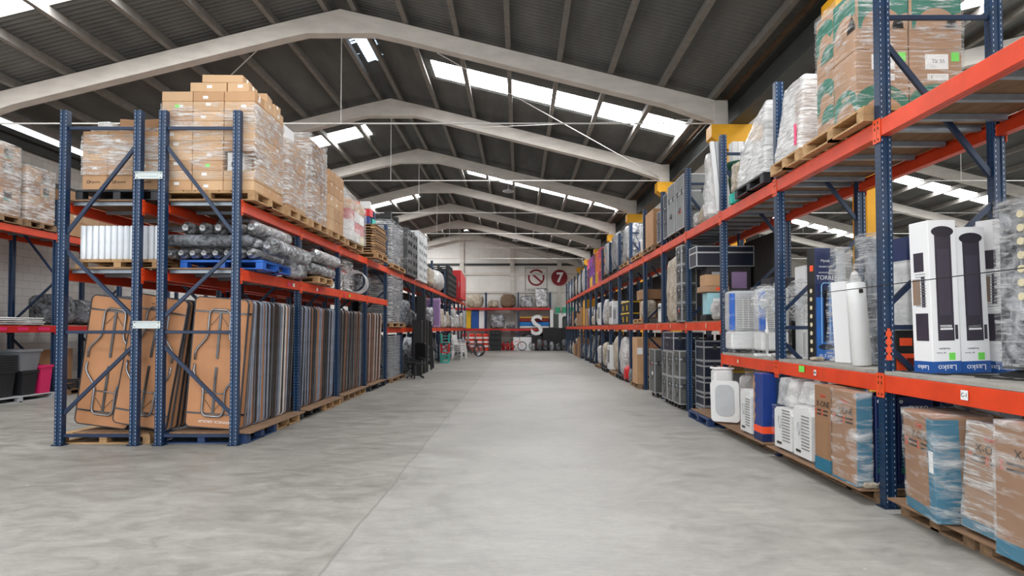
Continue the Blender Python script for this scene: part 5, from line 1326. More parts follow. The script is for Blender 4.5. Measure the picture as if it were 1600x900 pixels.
# ------------------------------------------------------------------ flight cases
def case(w, d, h, loc, label, mat=LAM, cast=False, rz=0, group='flight cases', lidz=None, latch='fa'):
    """flight case: laminate body, aluminium edges, ball corners, latches, handles, castors"""
    t = thing('flight_case', label, 'flight case', loc, rz, group)
    z0 = .10 if cast else 0
    link('case_body', cmesh(('case_body', w, d, h, mat.name), lambda m: m.box(-w / 2 + .004, w / 2 - .004, -d / 2 + .004, d / 2 - .004, .004, h - .004), mat), t, (0, 0, z0))
    lz = h * .68 if lidz is None else lidz
    def edges(m):
        e = .018
        for x in (-1, 1):
            for y in (-1, 1): m.box(x * w / 2 - (e if x > 0 else 0), x * w / 2 + (e if x < 0 else 0), y * d / 2 - (e if y > 0 else 0), y * d / 2 + (e if y < 0 else 0), 0, h)
        for z in (0, h - e):
            for y in (-1, 1): m.box(-w / 2 + e, w / 2 - e, y * d / 2 - (e if y > 0 else 0), y * d / 2 + (e if y < 0 else 0), z, z + e)
            for x in (-1, 1): m.box(x * w / 2 - (e if x > 0 else 0), x * w / 2 + (e if x < 0 else 0), -d / 2 + e, d / 2 - e, z, z + e)
        for y in (-1, 1): m.box(-w / 2 + e, w / 2 - e, y * d / 2 - (.003 if y > 0 else 0), y * d / 2 + (.003 if y < 0 else 0), lz - .014, lz + .014)
        for x in (-1, 1): m.box(x * w / 2 - (.003 if x > 0 else 0), x * w / 2 + (.003 if x < 0 else 0), -d / 2 + e, d / 2 - e, lz - .014, lz + .014)
    link('aluminium_edging', cmesh(('aluminium_edging', w, d, h, lz), edges, ALU), t, (0, 0, z0))
    def corners(m):
        for x in (-1, 1):
            for y in (-1, 1):
                for z in (0, h): m.box(x * w / 2 - .028, x * w / 2 + .028, y * d / 2 - .028, y * d / 2 + .028, z - .028 if z else -.004, z + (.004 if z else .028), .008)
    for q, fn in (('f', -1), ('a', -1)):
        L = w if q == 'f' else d
        if q not in latch: continue
        for u in (-.28, .28):
            me = cmesh(('latch',), lambda m: m.box(-.035, .035, -.006, 0, -.05, .05).box(-.02, .02, -.012, -.006, -.03, .03), STEELD)
            link('latch', me, t, (u * w, -d / 2 - .001, z0 + lz) if q == 'f' else (-w / 2 - .001, u * d, z0 + lz), (0, 0, 0) if q == 'f' else (0, 0, -PI / 2))
        me = cmesh(('case_handle',), lambda m: m.box(-.07, .07, -.006, 0, -.05, .05).tube([(-.05, -.008, -.02), (-.05, -.02, -.02), (.05, -.02, -.02), (.05, -.008, -.02)], .007, 6), STEELD)
        link('handle', me, t, (0, -d / 2 - .001, z0 + h * .36) if q == 'f' else (-w / 2 - .001, 0, z0 + h * .36), (0, 0, 0) if q == 'f' else (0, 0, -PI / 2))
    if cast:
        for x in (-1, 1):
            for y in (-1, 1): link('caster', cmesh(('caster_case',), lambda m: m.cyl((-.018, 0, .045), (.018, 0, .045), .045, 14).box(-.03, .03, -.03, .03, .06, .098), BLACK), t, (x * (w / 2 - .08), y * (d / 2 - .08), 0))
    return t
# floor: stacks between the third and fifth frames
pallet(3.02, 4.3, 10.3, 11.5, 0, PDBLUE, 'dark blue plastic pallet beside the flight cases', plastic=True, h=.13)
slab(3.06, 4.3, 10.3, 11.5, .132, .015, BOARD, 'chipboard sheet on the dark blue pallet')
z = .0
for k, h in enumerate((.17, .24, .27, .30, .36)):
    case(.92, .55, h, (3.78, 11.84, z + .02 * 0), 'wide dark flight case, %s up in the tall stack behind the blue pallet' % nth(k + 1), NAVY, group='wide dark flight cases', latch='f'); z += h + .004
for k in range(3): case(.44, .5, .32, (3.62, 11.10, .150 + k * .324), 'small flight case on the blue pallet, %s up' % nth(k + 1), LAM, group='small cases on the blue pallet') if False else None
z = 0
for k in range(2): case(.40, .46, .52, (3.30, 12.68, z), ('grey flight case on the floor, aisle side, nearest stack', 'grey flight case on top of the nearest aisle stack')[k], LAM, k == 0, group='grey aisle flight cases'); z += .625
for k in range(2): case(.42, .44, .50, (3.30, 13.20, .0 if k == 0 else .605), ('grey flight case on castors, second stack along the aisle', 'grey flight case on top of the second aisle stack')[k], LAM, k == 0, group='grey aisle flight cases')
for k in range(2): case(.42, .44, .50, (3.30, 13.70, .0 if k == 0 else .605), ('navy-sided flight case on castors, third stack along the aisle', 'navy-sided flight case on top of the third aisle stack')[k], LAM, k == 0, group='grey aisle flight cases')
case(.62, .9, .40, (3.42, 13.42, 1.112), 'large flight case lying across the tops of the aisle stacks', NAVY)
t = case(.42, .62, 1.0, (3.30, 15.0, 0), 'tall narrow flight case on castors with a red mark', LAM, True)
MB().box(-.2125, -.2105, -.05, .03, .72, .78).build('red_mark', RED, t); MB().box(-.2125, -.2105, -.14, .0, .50, .58).build('paper_label', LABELW, t)
for k in range(3): case(.7, .6, .45, (3.95, 14.9, .0 + k * .455), 'dark flight case at the back of the tall narrow one, %s up' % nth(k + 1), NAVY, group='dark cases at the back')
for k in range(2): case(.34, .40, .36, (4.0, 10.75, .150 + k * .364), ('dark case at the back of the blue pallet, lower', 'dark case at the back of the blue pallet, upper')[k], LAM)
case(.36, .36, .24, (3.62, 10.62, 1.20), 'small dark case on the brown box above the blue pallet', LAM)
carton(.34, .34, .30, (3.62, 10.62, .894), 0, 'brown carton under the small dark case', CARDD); 
o = MB().box(-.19, .19, -.19, .19, 0, .03, .01).build('yellow_tray', YELLOW, None, (3.62, 10.62, .86)); tag(o, 'yellow tray under the brown carton above the blue pallet', 'tray')
t = thing('plastic_bin', 'grey plastic bin under the yellow tray', 'bin', (3.62, 10.62, .15)); MB().lathe([(.14, 0), (.15, .01), (.19, .69), (.19, .71)], 4, Matrix.Rotation(PI / 4, 4, 'Z')).build('bin_body', GREY, t)
# big brown carton with red letters and its neighbour
o = carton(.78, .72, 1.22, (3.46, 17.10, .125), 0, 'big brown television carton with red letters standing on the floor pallet', CARD, 'box', name='television_carton')
ftext(o, 'TCL', .55, 1.0, .16, REDX, .78, .72, 'f', 1.1); face_print(o, [(.2, .98, .76, .80, INK, 'printed_bar'), (.3, .9, .62, .64, CARDD, 'printed_line'), (.3, .9, .50, .52, CARDD, 'printed_line'), (.35, .6, .16, .22, INK, 'printed_line'), (.0, .18, .78, .95, LABELW, 'paper_label')], .78, .72, 'f')
carton(.80, .36, 1.22, (3.70, 17.74, .125), 0, 'second big brown television carton behind the one with red letters', CARDD, 'box', name='television_carton')
pallet(3.10, 4.3, 16.72, 17.95, 0, WOODD, 'old wooden pallet under the big brown television cartons', h=.12)
# middle shelf (far height)
t = case(1.06, .5, .38, (3.76, 11.92, ZM_F + 1.0), 'long navy flight case with white edges high on the middle shelf', NAVY, latch='') 
o = pbox('shelf_crate', .8, .44, .99, (3.84, 11.92, ZM_F + .003), M('crate_dark', (58, 54, 56), .6, var=.3), 'dark printed crate under the long navy flight case', cat='crate'); face_print(o, [(.1, .4, .5, .9, GREYL, 'printed_picture'), (.55, .9, .6, .9, MAUVE, 'printed_picture')], .8, .44, 'f')
carton(.40, .34, .20, (3.42, 11.25, ZM_F + .605), 0, 'brown carton with an orange sticker on the light blue box', CARD)
o = bpy.data.objects[-1] if False else None
o = pbox('brown_lid_carton', .46, .36, .10, (3.40, 11.25, ZM_F + .50), KRAFT, 'flat brown carton with an orange sticker on the light blue box'); face_print(o, [(.5, .74, .03, .08, FLUOR, 'orange_sticker')], .46, .36, 'f')
o = pbox('light_blue_box', .32, .30, .38, (3.42, 11.25, ZM_F + .11), M('pale_cyan', (160, 206, 214), .5, var=.1), 'light blue box under the brown cartons on the middle shelf'); face_print(o, [(.3, .7, .1, .28, WHITEP, 'printed_picture')], .32, .30, 'f')
o = pbox('dark_box', .4, .36, .10, (3.42, 11.25, ZM_F + .003), BLACK, 'flat black box under the light blue box')
bundle(3.24, 3.62, 10.80, 11.02, ZM_F + .003, ZM_F + .34, CRWHT, 'white plastic bag slumped at the shelf edge', 'plastic_bag', 'bag', .2, .75)
t = thing('yellow_reel', 'yellow round reel behind the slumped white bag', 'reel', (3.78, 10.95, ZM_F + .003)); MB().cyl((0, -.04, .17), (0, .04, .17), .17, 24).build('reel_body', M('yellow_foam', (206, 178, 84), .7), t); MB().cyl((0, -.044, .17), (0, .044, .17), .05, 16).build('hub', BLACK, t)
for k in range(4): case(.30, .42, .37, (3.30, 12.66 + .0 * k, ZM_F + .003 + k * .375), 'grey flight case on the middle shelf by the blue post, %s up' % nth(k + 1), LAM, group='grey cases on the middle shelf')
MB().box(-.1525, -.1505, -.04, .02, .14, .24).build('red_mark', REDX, bpy.data.objects['flight_case'] if False else [o for o in bpy.data.objects if o.get('label') == 'grey flight case on the middle shelf by the blue post, first up'][0])
bundle(3.18, 3.62, 13.05, 14.05, ZM_F + .003, ZM_F + 1.42, CRBEI, 'tall beige shredded-wrap bundle on the middle shelf', amp=.10, e=.35)
bundle(3.3, 3.5, 14.10, 14.30, ZM_F + .003, ZM_F + .26, CRBLK, 'black bag at the foot of the tall beige bundle', 'black_bag', 'bag', .2, .8)
pallet(3.2, 4.2, 13.0, 14.02, ZM_F - .0, WOODD, 'pallet', h=.1) if False else None
# ------------------------------------------------------------------ appliance row, farther bays
# top shelf
for k in range(2):
    case(.50, .62, 1.06, (3.46, 12.80 + .72 * k, ZT_R + .003), ('tall grey flight case standing on the top shelf, nearer one', 'tall grey flight case standing on the top shelf, farther one')[k], M('case_silver', (132, 134, 132), .4, .3, var=.1), True)
MB().box(-.2525, -.2505, -.1, .1, .42, .50).build('orange_label', FLUOR, [o for o in bpy.data.objects if o.get('label') == 'tall grey flight case standing on the top shelf, nearer one'][0])
case(.46, .40, .98, (3.45, 14.10, ZT_R + .003), 'dark flight case wrapped in film on the top shelf', NAVY, True)
case(.46, .34, .72, (3.45, 14.78, ZT_R + .003), 'smaller dark flight case beside the tall brown carton', NAVY, True)
pallet(3.16, 4.2, 15.25, 16.40, ZT_R, WOODD, 'wooden pallet under the tall brown carton on the top shelf', h=.12)
carton(.50, .95, .88, (3.46, 15.80, ZT_R + .123), 0, 'tall brown carton on a pallet on the top shelf', CARDD)
pallet(3.16, 4.2, 16.75, 18.2, ZT_R, WOOD, 'wooden pallet under the white bucket on the top shelf', h=.12)
t = thing('white_bucket', 'white bucket with a blue stripe at the edge of the top shelf', 'bucket', (3.34, 17.0, ZT_R + .123)); MB().lathe([(.12, 0), (.13, .01), (.15, .32), (.155, .34)], 18).build('bucket_body', WHITE, t, smooth=True); MB().box(-.156, -.150, -.05, .05, .05, .30).build('blue_stripe', BLUEP, t)
bundle(3.30, 4.0, 17.22, 18.15, ZT_R + .123, ZT_R + .98, CRSIL, 'silver crinkled bundle behind the white bucket', amp=.14)
for k, (y0, y1, h, m, nm) in enumerate(((18.85, 20.4, 1.18, CRSIL, 'silver'), (20.95, 22.85, 1.32, CRGRY, 'grey and silver'), (23.10, 24.7, 1.25, CRSIL, 'pale silver'))):
    pallet(3.18, 4.2, y0, y1, ZT_R, WOOD if k == 0 else PBLACK, '%s pallet under the %s wrapped load on the top shelf' % ('wooden' if k == 0 else 'black', nm), h=.12)
    bundle(3.20, 4.15, y0 + .03, y1 - .03, ZT_R + .123, ZT_R + h + .12, m, 'tall %s wrapped load on the top shelf before the coloured frames' % nm, 'wrapped_load', amp=.10, e=.3)
FC = {'purple': PURPLE, 'yellow': M('frame_yellow', (226, 178, 62), .45), 'orange': M('frame_orange', (226, 120, 60), .45), 'pink': M('frame_pink', (206, 62, 116), .45), 'plum': M('frame_plum', (112, 44, 88), .45)}
def tubeframe(m):
    a, d, h = .46, .455, .44; r = .018
    for x in (-a, a):
        for y in (-d, d): m.cyl((x, y, 0), (x, y, h), r, 6)
    for z in (.03, h - .02):
        for x in (-a, a): m.cyl((x, -d, z), (x, d, z), r, 6)
        for y in (-d, d): m.cyl((-a, y, z), (a, y, z), r, 6)
    for y in (-d / 3, d / 3): m.cyl((-a, y, .03), (-a, y, h - .02), r * .8, 6)
for c, (y, cols) in enumerate(((25.70, ('pink', 'orange', 'pink')), (26.68, ('yellow', 'orange', 'orange')), (27.82, ('purple', 'purple', 'plum')), (28.80, ('yellow', 'purple', 'purple')), (29.95, ('plum', 'plum', 'pink')))):
    for k in range(3):
        o = link('stacking_frame', cmesh(('stacking_frame', cols[k]), tubeframe, FC[cols[k]]), None, (3.70, y, ZT_R + .003 + k * .445)); tag(o, '%s tube frame, %s up in the %s stack of coloured frames' % (cols[k], nth(k + 1), nth(c + 1)), 'frame', 'coloured stacking frames')
for k in range(2): bundle(3.2, 4.1, 31.62 + 2.13 * k, 33.5 + 2.13 * k, ZT_R + .003, ZT_R + 1.2 - .1 * k, CRWHT, 'white wrapped load at the far end of the top shelf, %s' % ('nearer', 'farther')[k], 'wrapped_load', e=.3)
for k in range(3): bundle(3.2, 4.1, 35.9 + 2.13 * k, 37.75 + 2.13 * k, ZT_R + .003, ZT_R + 1.0, (CRBEI, CRGRY, CRWHT)[k], ('beige', 'grey', 'white')[k] + ' wrapped load near the end wall on the top shelf', 'wrapped_load', e=.35)
# middle shelf
zf = ZM_F + .003
t = thing('white_unit', 'white appliance with dark knobs on the middle shelf', 'appliance', (3.42, 14.72, zf)); MB().box(-.20, .20, -.18, .18, 0, .44, .015).build('housing', WHITE, t); MB().box(-.205, -.2, -.12, .12, .28, .40).build('control_strip', GREYL, t)
for k in range(4): link('knob', cmesh(('knob_b',), lambda m: m.cyl((-.225, 0, 0), (-.205, 0, 0), .016, 10), BLACK), t, (0, -.12 + .08 * k, .34))
t = thing('black_device', 'black handheld machine lying at the edge of the middle shelf', 'machine', (3.30, 14.40, zf)) if False else None
for k in range(3): carton(.30, .30, .10, (3.38, 15.1 + .34 * k, zf), 0, 'flat black tray on the middle shelf, %s from the front' % nth(k + 1), BLACK, 'tray', name='black_tray', tape=False)
pallet(3.18, 4.2, 16.70, 17.95, ZM_F, WOOD, 'wooden pallet under the film-wrapped brown sacks', h=.12)
bundle(3.20, 3.62, 16.74, 17.16, zf + .12, zf + .62, CRBEI, 'brown paper-wrapped sack on the middle shelf pallet', 'brown_sack', 'sack')
carton(.62, .9, .26, (3.56, 17.3, zf + .64), 0, 'long brown carton lying over the brown sack', CARDD)
carton(.5, .6, .5, (3.60, 17.58, zf + .12), 0, 'brown carton behind the brown sack', CARD)
o = pbox('pink_box', .3, .08, .34, (3.86, 15.95, zf), PINK, 'pink sided box behind the flat black trays')
for k in range(2):
    for c in range(2):
        t = thing('tote_box', 'black tote with a yellow lid, %s of the stack, %s' % (('bottom', 'top')[k], ('nearer', 'farther')[c]), 'tote', (3.50, 19.2 + .72 * c, zf + k * .345), 0, 'black and yellow totes')
        MB().add([(-.24, -.3, 0), (.24, -.3, 0), (.24, .3, 0), (-.24, .3, 0), (-.28, -.34, .29), (.28, -.34, .29), (.28, .34, .29), (-.28, .34, .29)], [(3, 2, 1, 0), (0, 1, 5, 4), (1, 2, 6, 5), (2, 3, 7, 6), (3, 0, 4, 7), (4, 5, 6, 7)]).build('tote_body', PBLACK, t)
        MB().box(-.30, .30, -.355, .355, .292, .335, .012).build('lid', YELLOW, t); MB().box(-.286, -.275, -.05, .05, .06, .22).build('yellow_clip', YELLOW, t)
rc = random.Random(17)
def clutter(y0, y1, x0, x1, z0, hmax, row, lev, kinds, step=(.75, 1.1)):
    y = y0
    fr = RY if x0 > 0 else LY
    while y < y1 - .35:
        w = min(rc.uniform(*step), y1 - y - .04); kd = rc.choice(kinds); h = hmax * rc.uniform(.45, 1.0)
        for f in fr:
            if y - .09 < f < y + w + .09:
                if f - .09 - y > .42: w = f - .09 - y
                else: y = f + .09; w = min(w, y1 - y)
        d = rc.uniform(.55, .9); xa = x0 if x0 > 0 else x1 - d; xb = x0 + d if x0 > 0 else x1
        if kd[0] == 'b': bundle(xa, xb, y, y + w, z0, z0 + h, kd[1], '%s, %s' % (kd[2], lev), 'wrapped_bundle', 'bundle', rc.uniform(.1, .22), rc.uniform(.4, .65))
        elif kd[0] == 'c': carton(xb - xa, w - .04, h, ((xa + xb) / 2, y + w / 2, z0), 0, '%s, %s' % (kd[2], lev), kd[1])
        elif kd[0] == 'w':
            o = MB().box(-.5 * (xb - xa), .5 * (xb - xa), -w / 2 + .03, w / 2 - .03, 0, h, .03).build('appliance_unit', kd[1], None, ((xa + xb) / 2, y + w / 2, z0)); tag(o, '%s, %s' % (kd[2], lev), 'appliance')
            s = -1 if x0 > 0 else 1
            MB().box(min(s * .5 * (xb - xa), s * (.5 * (xb - xa) + .006)), max(s * .5 * (xb - xa), s * (.5 * (xb - xa) + .006)), -w * .3, w * .3, h * .3, h * .8).build('front_panel', GREY, o)
        y += w + rc.uniform(.03, .2)
AR = 'appliance row'
KW = [('b', CRWHT, 'white wrapped bundle'), ('b', CRWHT, 'white crumpled bundle'), ('b', CRBEI, 'beige crumpled bundle'), ('b', CRSIL, 'silver wrapped bundle'), ('w', WHITE, 'white appliance'), ('b', CRBEI, 'beige wrapped bundle'), ('w', GREYL, 'pale grey appliance')]
KD = [('b', CRBLK, 'black wrapped bundle'), ('b', CRGRY, 'grey wrapped bundle'), ('c', CARDD, 'brown carton'), ('b', CRBEI, 'beige wrapped bundle')]
clutter(20.95, 27.6, 3.18, 4.2, zf, 1.0, AR, 'far middle shelf of the appliance row', KW)
clutter(27.9, 31.0, 3.18, 4.2, zf, .9, AR, 'far middle shelf of the appliance row', KW + KD)
t = thing('yellow_cabinet', 'yellow cabinet on the far middle shelf of the appliance row', 'cabinet', (3.55, 32.2, zf)); MB().box(-.3, .3, -.5, .5, 0, 1.3, .03).build('cabinet_body', YPAINT, t); MB().box(-.306, -.3, -.44, .44, .1, 1.2).build('door', YPAINT, t)
clutter(33.0, 43.5, 3.18, 4.2, zf, 1.0, AR, 'last middle shelves of the appliance row', KD)
# floor
bundle(3.12, 3.5, 18.12, 18.60, .003, .42, CRBLK, 'dark green bundle of straps at the foot of the television cartons')
t = thing('red_toy_car', 'red plastic ride-on shell by the brown television cartons', 'toy', (3.34, 19.1, 0)); lump(.22, .3, .24, 3.3, .1, .6).build('shell', RED, t, smooth=True); MB().cyl((-.2, -.15, .07), (.2, -.15, .07), .07, 12).cyl((-.2, .2, .07), (.2, .2, .07), .07, 12).build('wheels_axle', BLACK, t)
for i, (y0, y1) in enumerate(((19.5, 20.7), (20.95, 22.2), (23.08, 24.28), (25.2, 26.4))): pallet(3.1, 4.2, y0, y1, 0, WOODD if i % 2 else PBLACK, 'pallet under the floor goods of the far appliance row, %s from the front' % nth(i + 1), h=.13)
clutter(19.55, 26.4, 3.12, 4.2, .135, 1.25, AR, 'far floor pallets of the appliance row', KW + [('b', CRWHT, 'white wrapped bundle')] , (.6, .95))
for k in range(6):
    t = thing('hand_cart_frame', 'grey tube cart frame leaning on the rack floor, %s from the front' % nth(k + 1), 'cart', (3.30, (27.66, 28.3, 28.94, 29.75, 30.4, 31.1)[k], 0), 0, 'tube cart frames', (0, .16, 0))
    m = MB(); m.tube([(0, -.24, .02), (0, -.24, 1.2), (0, -.18, 1.28), (0, .18, 1.28), (0, .24, 1.2), (0, .24, .02)], .018, 6)
    for z in (.25, .55, .9): m.cyl((0, -.24, z), (0, .24, z), .013, 6)
    m.build('tube_frame', GREYL if k % 2 else STEELD, t)
    for s in (-1, 1): MB().cyl((0, s * .27, .09), (0, s * .31, .09), .09, 14).build('wheel', BLACK, t)
clutter(32.2, 43.5, 3.2, 4.2, .003, 1.1, AR, 'last floor bays of the appliance row', KD)
# ------------------------------------------------------------------ folding table row, farther bays
SILC = M('chair_silver', (186, 188, 192), .32, .45, var=.12)
def flat_chair(m):
    m.tube([(-.42, -.21, .012), (.38, -.21, .012), (.43, -.17, .012), (.43, .17, .012), (.38, .21, .012), (-.42, .21, .012)], .013, 6)
    m.box(-.18, .24, -.19, .19, .004, .022); m.box(.28, .40, -.17, .17, .006, .030)
def chair_stack(x, y, z, n, where, pitch=.052):
    for k in range(n):
        o = link('folded_chair', cmesh(('folded_chair',), flat_chair, SILC), None, (x + rc.uniform(-.012, .012), y + rc.uniform(-.01, .01), z + k * pitch)); tag(o, 'silver folded chair, %s up in the %s' % (nth(k + 1), where), 'chair', 'stacked silver folded chairs')
for (z, n, nm, pm) in ((.0, 24, 'floor', WOODD), (ZL_F, 26, 'middle shelf', WOOD), (ZT_L, 24, 'top shelf', WOOD)):
    pallet(-4.72, -3.68, 18.55, 20.6, z, pm, 'wooden pallet under the %s chair stacks' % nm, h=.125)
    for c in range(3): chair_stack(-4.20, 18.82 + .60 * c, z + .130, n, '%s %s stack' % (('nearest', 'middle', 'farthest')[c], nm))
    if z: film_shell(-4.68, -3.72, 18.56, 20.42, z + .128, z + .14 + n * .052 + .03, FILM, 'clear film around the silver chairs on the %s' % nm, seed=150 + z, amp=.015, step=.14)
# top shelf
def crate(m):
    w, d, h = .52, .50, .30
    m.box(-w, w, -d, d, .0, .03)
    for x in (-w, w - .03):
        m.box(x, x + .03, -d, d, .03, .10); m.box(x, x + .03, -d, d, h - .06, h)
        for y in (-d, -.06, d - .12): m.box(x, x + .03, y, y + .12, .10, h - .06)
    for y in (-d, d - .03):
        m.box(-w + .03, w - .03, y, y + .03, .03, .10); m.box(-w + .03, w - .03, y, y + .03, h - .06, h)
        for x in (-w + .03, -.06, w - .15): m.box(x, x + .12, y, y + .03, .10, h - .06)
CRB = M('crate_charcoal', (52, 54, 58), .45, var=.12); CRW = M('crate_white', (222, 224, 224), .45, var=.04)
for c, (y, n, mt, nm) in enumerate(((21.45, 5, CRB, 'charcoal'), (22.50, 5, CRB, 'farther charcoal'), (23.85, 6, CRW, 'white'), (24.92, 6, CRW, 'farther white'))):
    for k in range(n):
        o = link('plastic_crate', cmesh(('plastic_crate', mt.name), crate, mt), None, (-4.2, y, ZT_L + .003 + k * .303)); tag(o, '%s plastic crate, %s up, in the %s stack on the top shelf' % (mt is CRB and 'charcoal' or 'white', nth(k + 1), nm), 'crate', 'stacked plastic crates')
film_shell(-4.76, -3.64, 20.90, 23.05, ZT_L + .004, ZT_L + 1.56, FILML, 'clear film around the charcoal crates on the top shelf', seed=171, amp=.02, step=.16)
for k in range(5):
    o = MB().box(-.1, .1, -.1, .1, 0, .22, .01).build('black_foot_block', BLACK, None, (-3.88 - .2 * (k % 3), 18.8 + .35 * k, ZT_L + 1.46)); tag(o, 'black plastic block on the silver chairs of the top shelf, %s from the front' % nth(k + 1), 'block', 'black blocks on the chairs')
bundle(-4.5, -3.6, 26.0, 27.6, ZT_L + .003, ZT_L + .8, CRBEI, 'beige and red wrapped sack beside the white crates')
o = bundle(-4.5, -3.55, 28.4, 31.4, ZT_L + .003, ZT_L + .95, CRWHT, 'big white sloping film-covered heap on the top shelf', 'covered_heap', 'heap', .08, .75)
for c, (y, n) in enumerate(((33.55, 5), (34.6, 5), (35.65, 4), (36.7, 4))):
    for k in range(n):
        o = link('plastic_crate', cmesh(('plastic_crate', 'black'), crate, PBLACK), None, (-4.2, y, ZT_L + .003 + k * .303)); tag(o, 'black plastic crate, %s up, in the %s black stack on the top shelf' % (nth(k + 1), nth(c + 1)), 'crate', 'stacked black crates')
for k in range(3):
    t = thing('red_cabinet', 'tall red cabinet at the far end of the top shelf, %s from the front' % nth(k + 1), 'cabinet', (-4.05 + .3 * k * 0, 38.6 + 1.3 * k, ZT_L + .003), 0, 'red cabinets')
    MB().box(-.55, .55, -.5, .5, 0, 1.7 - .08 * k, .03).build('cabinet_body', M('red_gloss', (198, 24, 34), .3, var=.08), t); MB().box(-.5, .5, -.512, -.50, .1, 1.6 - .08 * k, .005).build('door', RED, t); MB().box(.40, .44, -.53, -.512, .7, 1.0).build('handle', GREYL, t)
# middle shelf and floor
FT = 'folding table row'
KB = [('b', CRBLK, 'black wrapped bundle'), ('b', CRBLK, 'black wrapped heap'), ('b', CRGRY, 'grey wrapped bundle')]
clutter(20.95, 23.1, -4.8, -3.66, ZL_F, 1.3, FT, 'shelf beyond the silver chairs', KB)
clutter(25.8, 28.0, -4.8, -3.66, ZL_F, .9, FT, 'far middle shelf of the table row', KB + [('b', CRSIL, 'silver wrapped bundle')])
t = thing('mauve_board', 'tall mauve board standing on the far middle shelf', 'board', (-3.9, 28.6, ZL_F + .003)); MB().box(-.36, .36, -.03, .03, 0, 1.3, .02).build('board_panel', MAUVE, t); MB().box(-.3, .3, -.036, -.031, .1, 1.2).build('inset', M('mauve_dark', (160, 128, 180), .5), t)
clutter(29.2, 44.4, -4.8, -3.64, ZL_F, 1.2, FT, 'last middle shelves of the table row', KB + KW)
clutter(21.2, 31.0, -4.8, -3.95, .003, 1.3, FT, 'floor beyond the silver chairs', KB)
clutter(31.2, 44.4, -4.8, -3.70, .003, 1.0, FT, 'last floor bays of the table row', KB)
# office chair
t = thing('office_chair', 'black office chair standing out in the aisle beside the black columns', 'chair', (-3.30, 20.35, 0), -.6)
for k in range(5):
    a = 2 * PI * k / 5 + .3
    g = MB().bar((0, 0, .10), (.27 * math.cos(a), .27 * math.sin(a), .065), .035, .03).build('base_spoke', BLACK, t)
    link('caster', cmesh(('caster_chair',), lambda m: m.cyl((-.012, 0, .028), (.012, 0, .028), .028, 10), BLACK), g, (.27 * math.cos(a), .27 * math.sin(a), 0))
MB().cyl((0, 0, .09), (0, 0, .42), .025, 10).build('gas_column', STEELD, t)
MB().box(-.23, .23, -.22, .22, .43, .50, .03).build('seat', BLACK, t)
MB().prism(rrect(.22, .27, .08), .20, .25, Matrix.Translation((0, 0, .85))).build('backrest', BLACK, t); MB().bar((0, .2, .46), (0, .25, .8), .05, .02).build('back_bracket', BLACK, t)
for s in (-1, 1): MB().tube([(s * .24, .1, .46), (s * .27, .1, .64), (s * .27, -.14, .66)], .016, 6).build('armrest', BLACK, t)
# black columns and leaning black frames
for k, (x, y, h, nm) in enumerate(((-3.46, 21.75, 1.85, 'shorter black speaker column at the aisle edge'), (-3.47, 22.6, 2.75, 'taller black speaker column behind the shorter one'), (-3.48, 23.25, 1.9, 'third black speaker column, next to the black frames'))):
    t = thing('speaker_column', nm, 'speaker', (x, y, 0), 0, 'black speaker columns')
    MB().box(-.15, .15, -.16, .16, 0, h, .012).build('cabinet', BLACK, t); MB().box(-.13, .13, -.166, -.16, .05, h - .05).build('grille', M('speaker_grille', (34, 34, 36), .8), t)
o = MB().box(-.1, .1, -.004, 0, 0, .08).build('yellow_tag', M('hi_vis', (214, 226, 60), .6), None, (-3.60, 24.02, 1.22)) if False else None
for k in range(5):
    t = thing('black_ladder_frame', 'black ladder-shaped frame leaning at the aisle edge, %s from the front' % nth(k + 1), 'frame', (-3.52 - .02 * k, 24.0 + .34 * k, 0), 0, 'leaning black frames', (0, -.06, 0))
    m = MB()
    for x in (-.2, .2): m.box(x - .02, x + .02, -.015, .015, .012, 1.85)
    for q in range(7): m.box(-.18, .18, -.012, .012, .22 + .24 * q, .26 + .24 * q)
    m.build('frame_bars', BLACK, t)
    MB().box(-.18, .18, -.02, .02, 1.0, 1.12).build('slat', BLACK, t)
# stools
def stool(m):
    m.box(-.20, .20, -.20, .20, .0, .035, .012)
    for x in (-1, 1):
        for y in (-1, 1): m.bar((x * .16, y * .16, .03), (x * .19, y * .19, .44), .04, .04)
    for z in (.17, .30):
        for x in (-.175, .175): m.box(x - .01, x + .01, -.165, .165, z, z + .03); m.box(-.165, .165, x - .01, x + .01, z, z + .03)
for k in range(3):
    for c in range(2):
        cc = (TEAL, RED, TEAL)[k] if c == 0 else (TEAL, TEAL, RED)[k]
        o = link('plastic_stool', cmesh(('plastic_stool', cc.name), stool, cc), None, (-3.42 - .08 * c, 29.4 + .75 * c, .003 + .455 * k)); tag(o, '%s plastic stool, %s in the %s upturned stack at the aisle edge' % ('red' if cc is RED else 'teal', ('bottom', 'middle', 'top')[k], ('nearer', 'farther')[c]), 'stool', 'upturned plastic stools')
# white monobloc chairs
def mono(m):
    m.prism([(-.18, .40), (.18, .40), (.185, .43), (-.185, .43)], -.22, .19)
    for x in (-1, 1):
        m.bar((x * .20, -.2, .42), (x * .27, -.26, .0), .011, .05, (0, 1, 0)); m.bar((x * .20, .18, .42), (x * .27, .27, .0), .011, .05, (0, 1, 0))
        m.tube([(x * .245, -.19, .435), (x * .28, -.2, .62), (x * .29, .14, .64)], .007, 6)
    m.bar((-.22, .32, .86), (.22, .32, .86), .02, .07)
    for i in range(5): m.bar((-.16 + .08 * i, .205, .42), (-.16 + .08 * i, .315, .84), .04, .016, (0, 1, 0))
for c in range(3):
    for k in range(4):
        o = link('plastic_chair', cmesh(('plastic_chair',), mono, WHITE), None, (-3.05 - .06 * c, 32.3 + .95 * c, .003 + .115 * k), (0, 0, 1.2)); tag(o, 'white plastic garden chair, %s in the %s stack beyond the stools' % (('bottom', 'second', 'third', 'top')[k], nth(c + 1)), 'chair', 'white garden chairs')
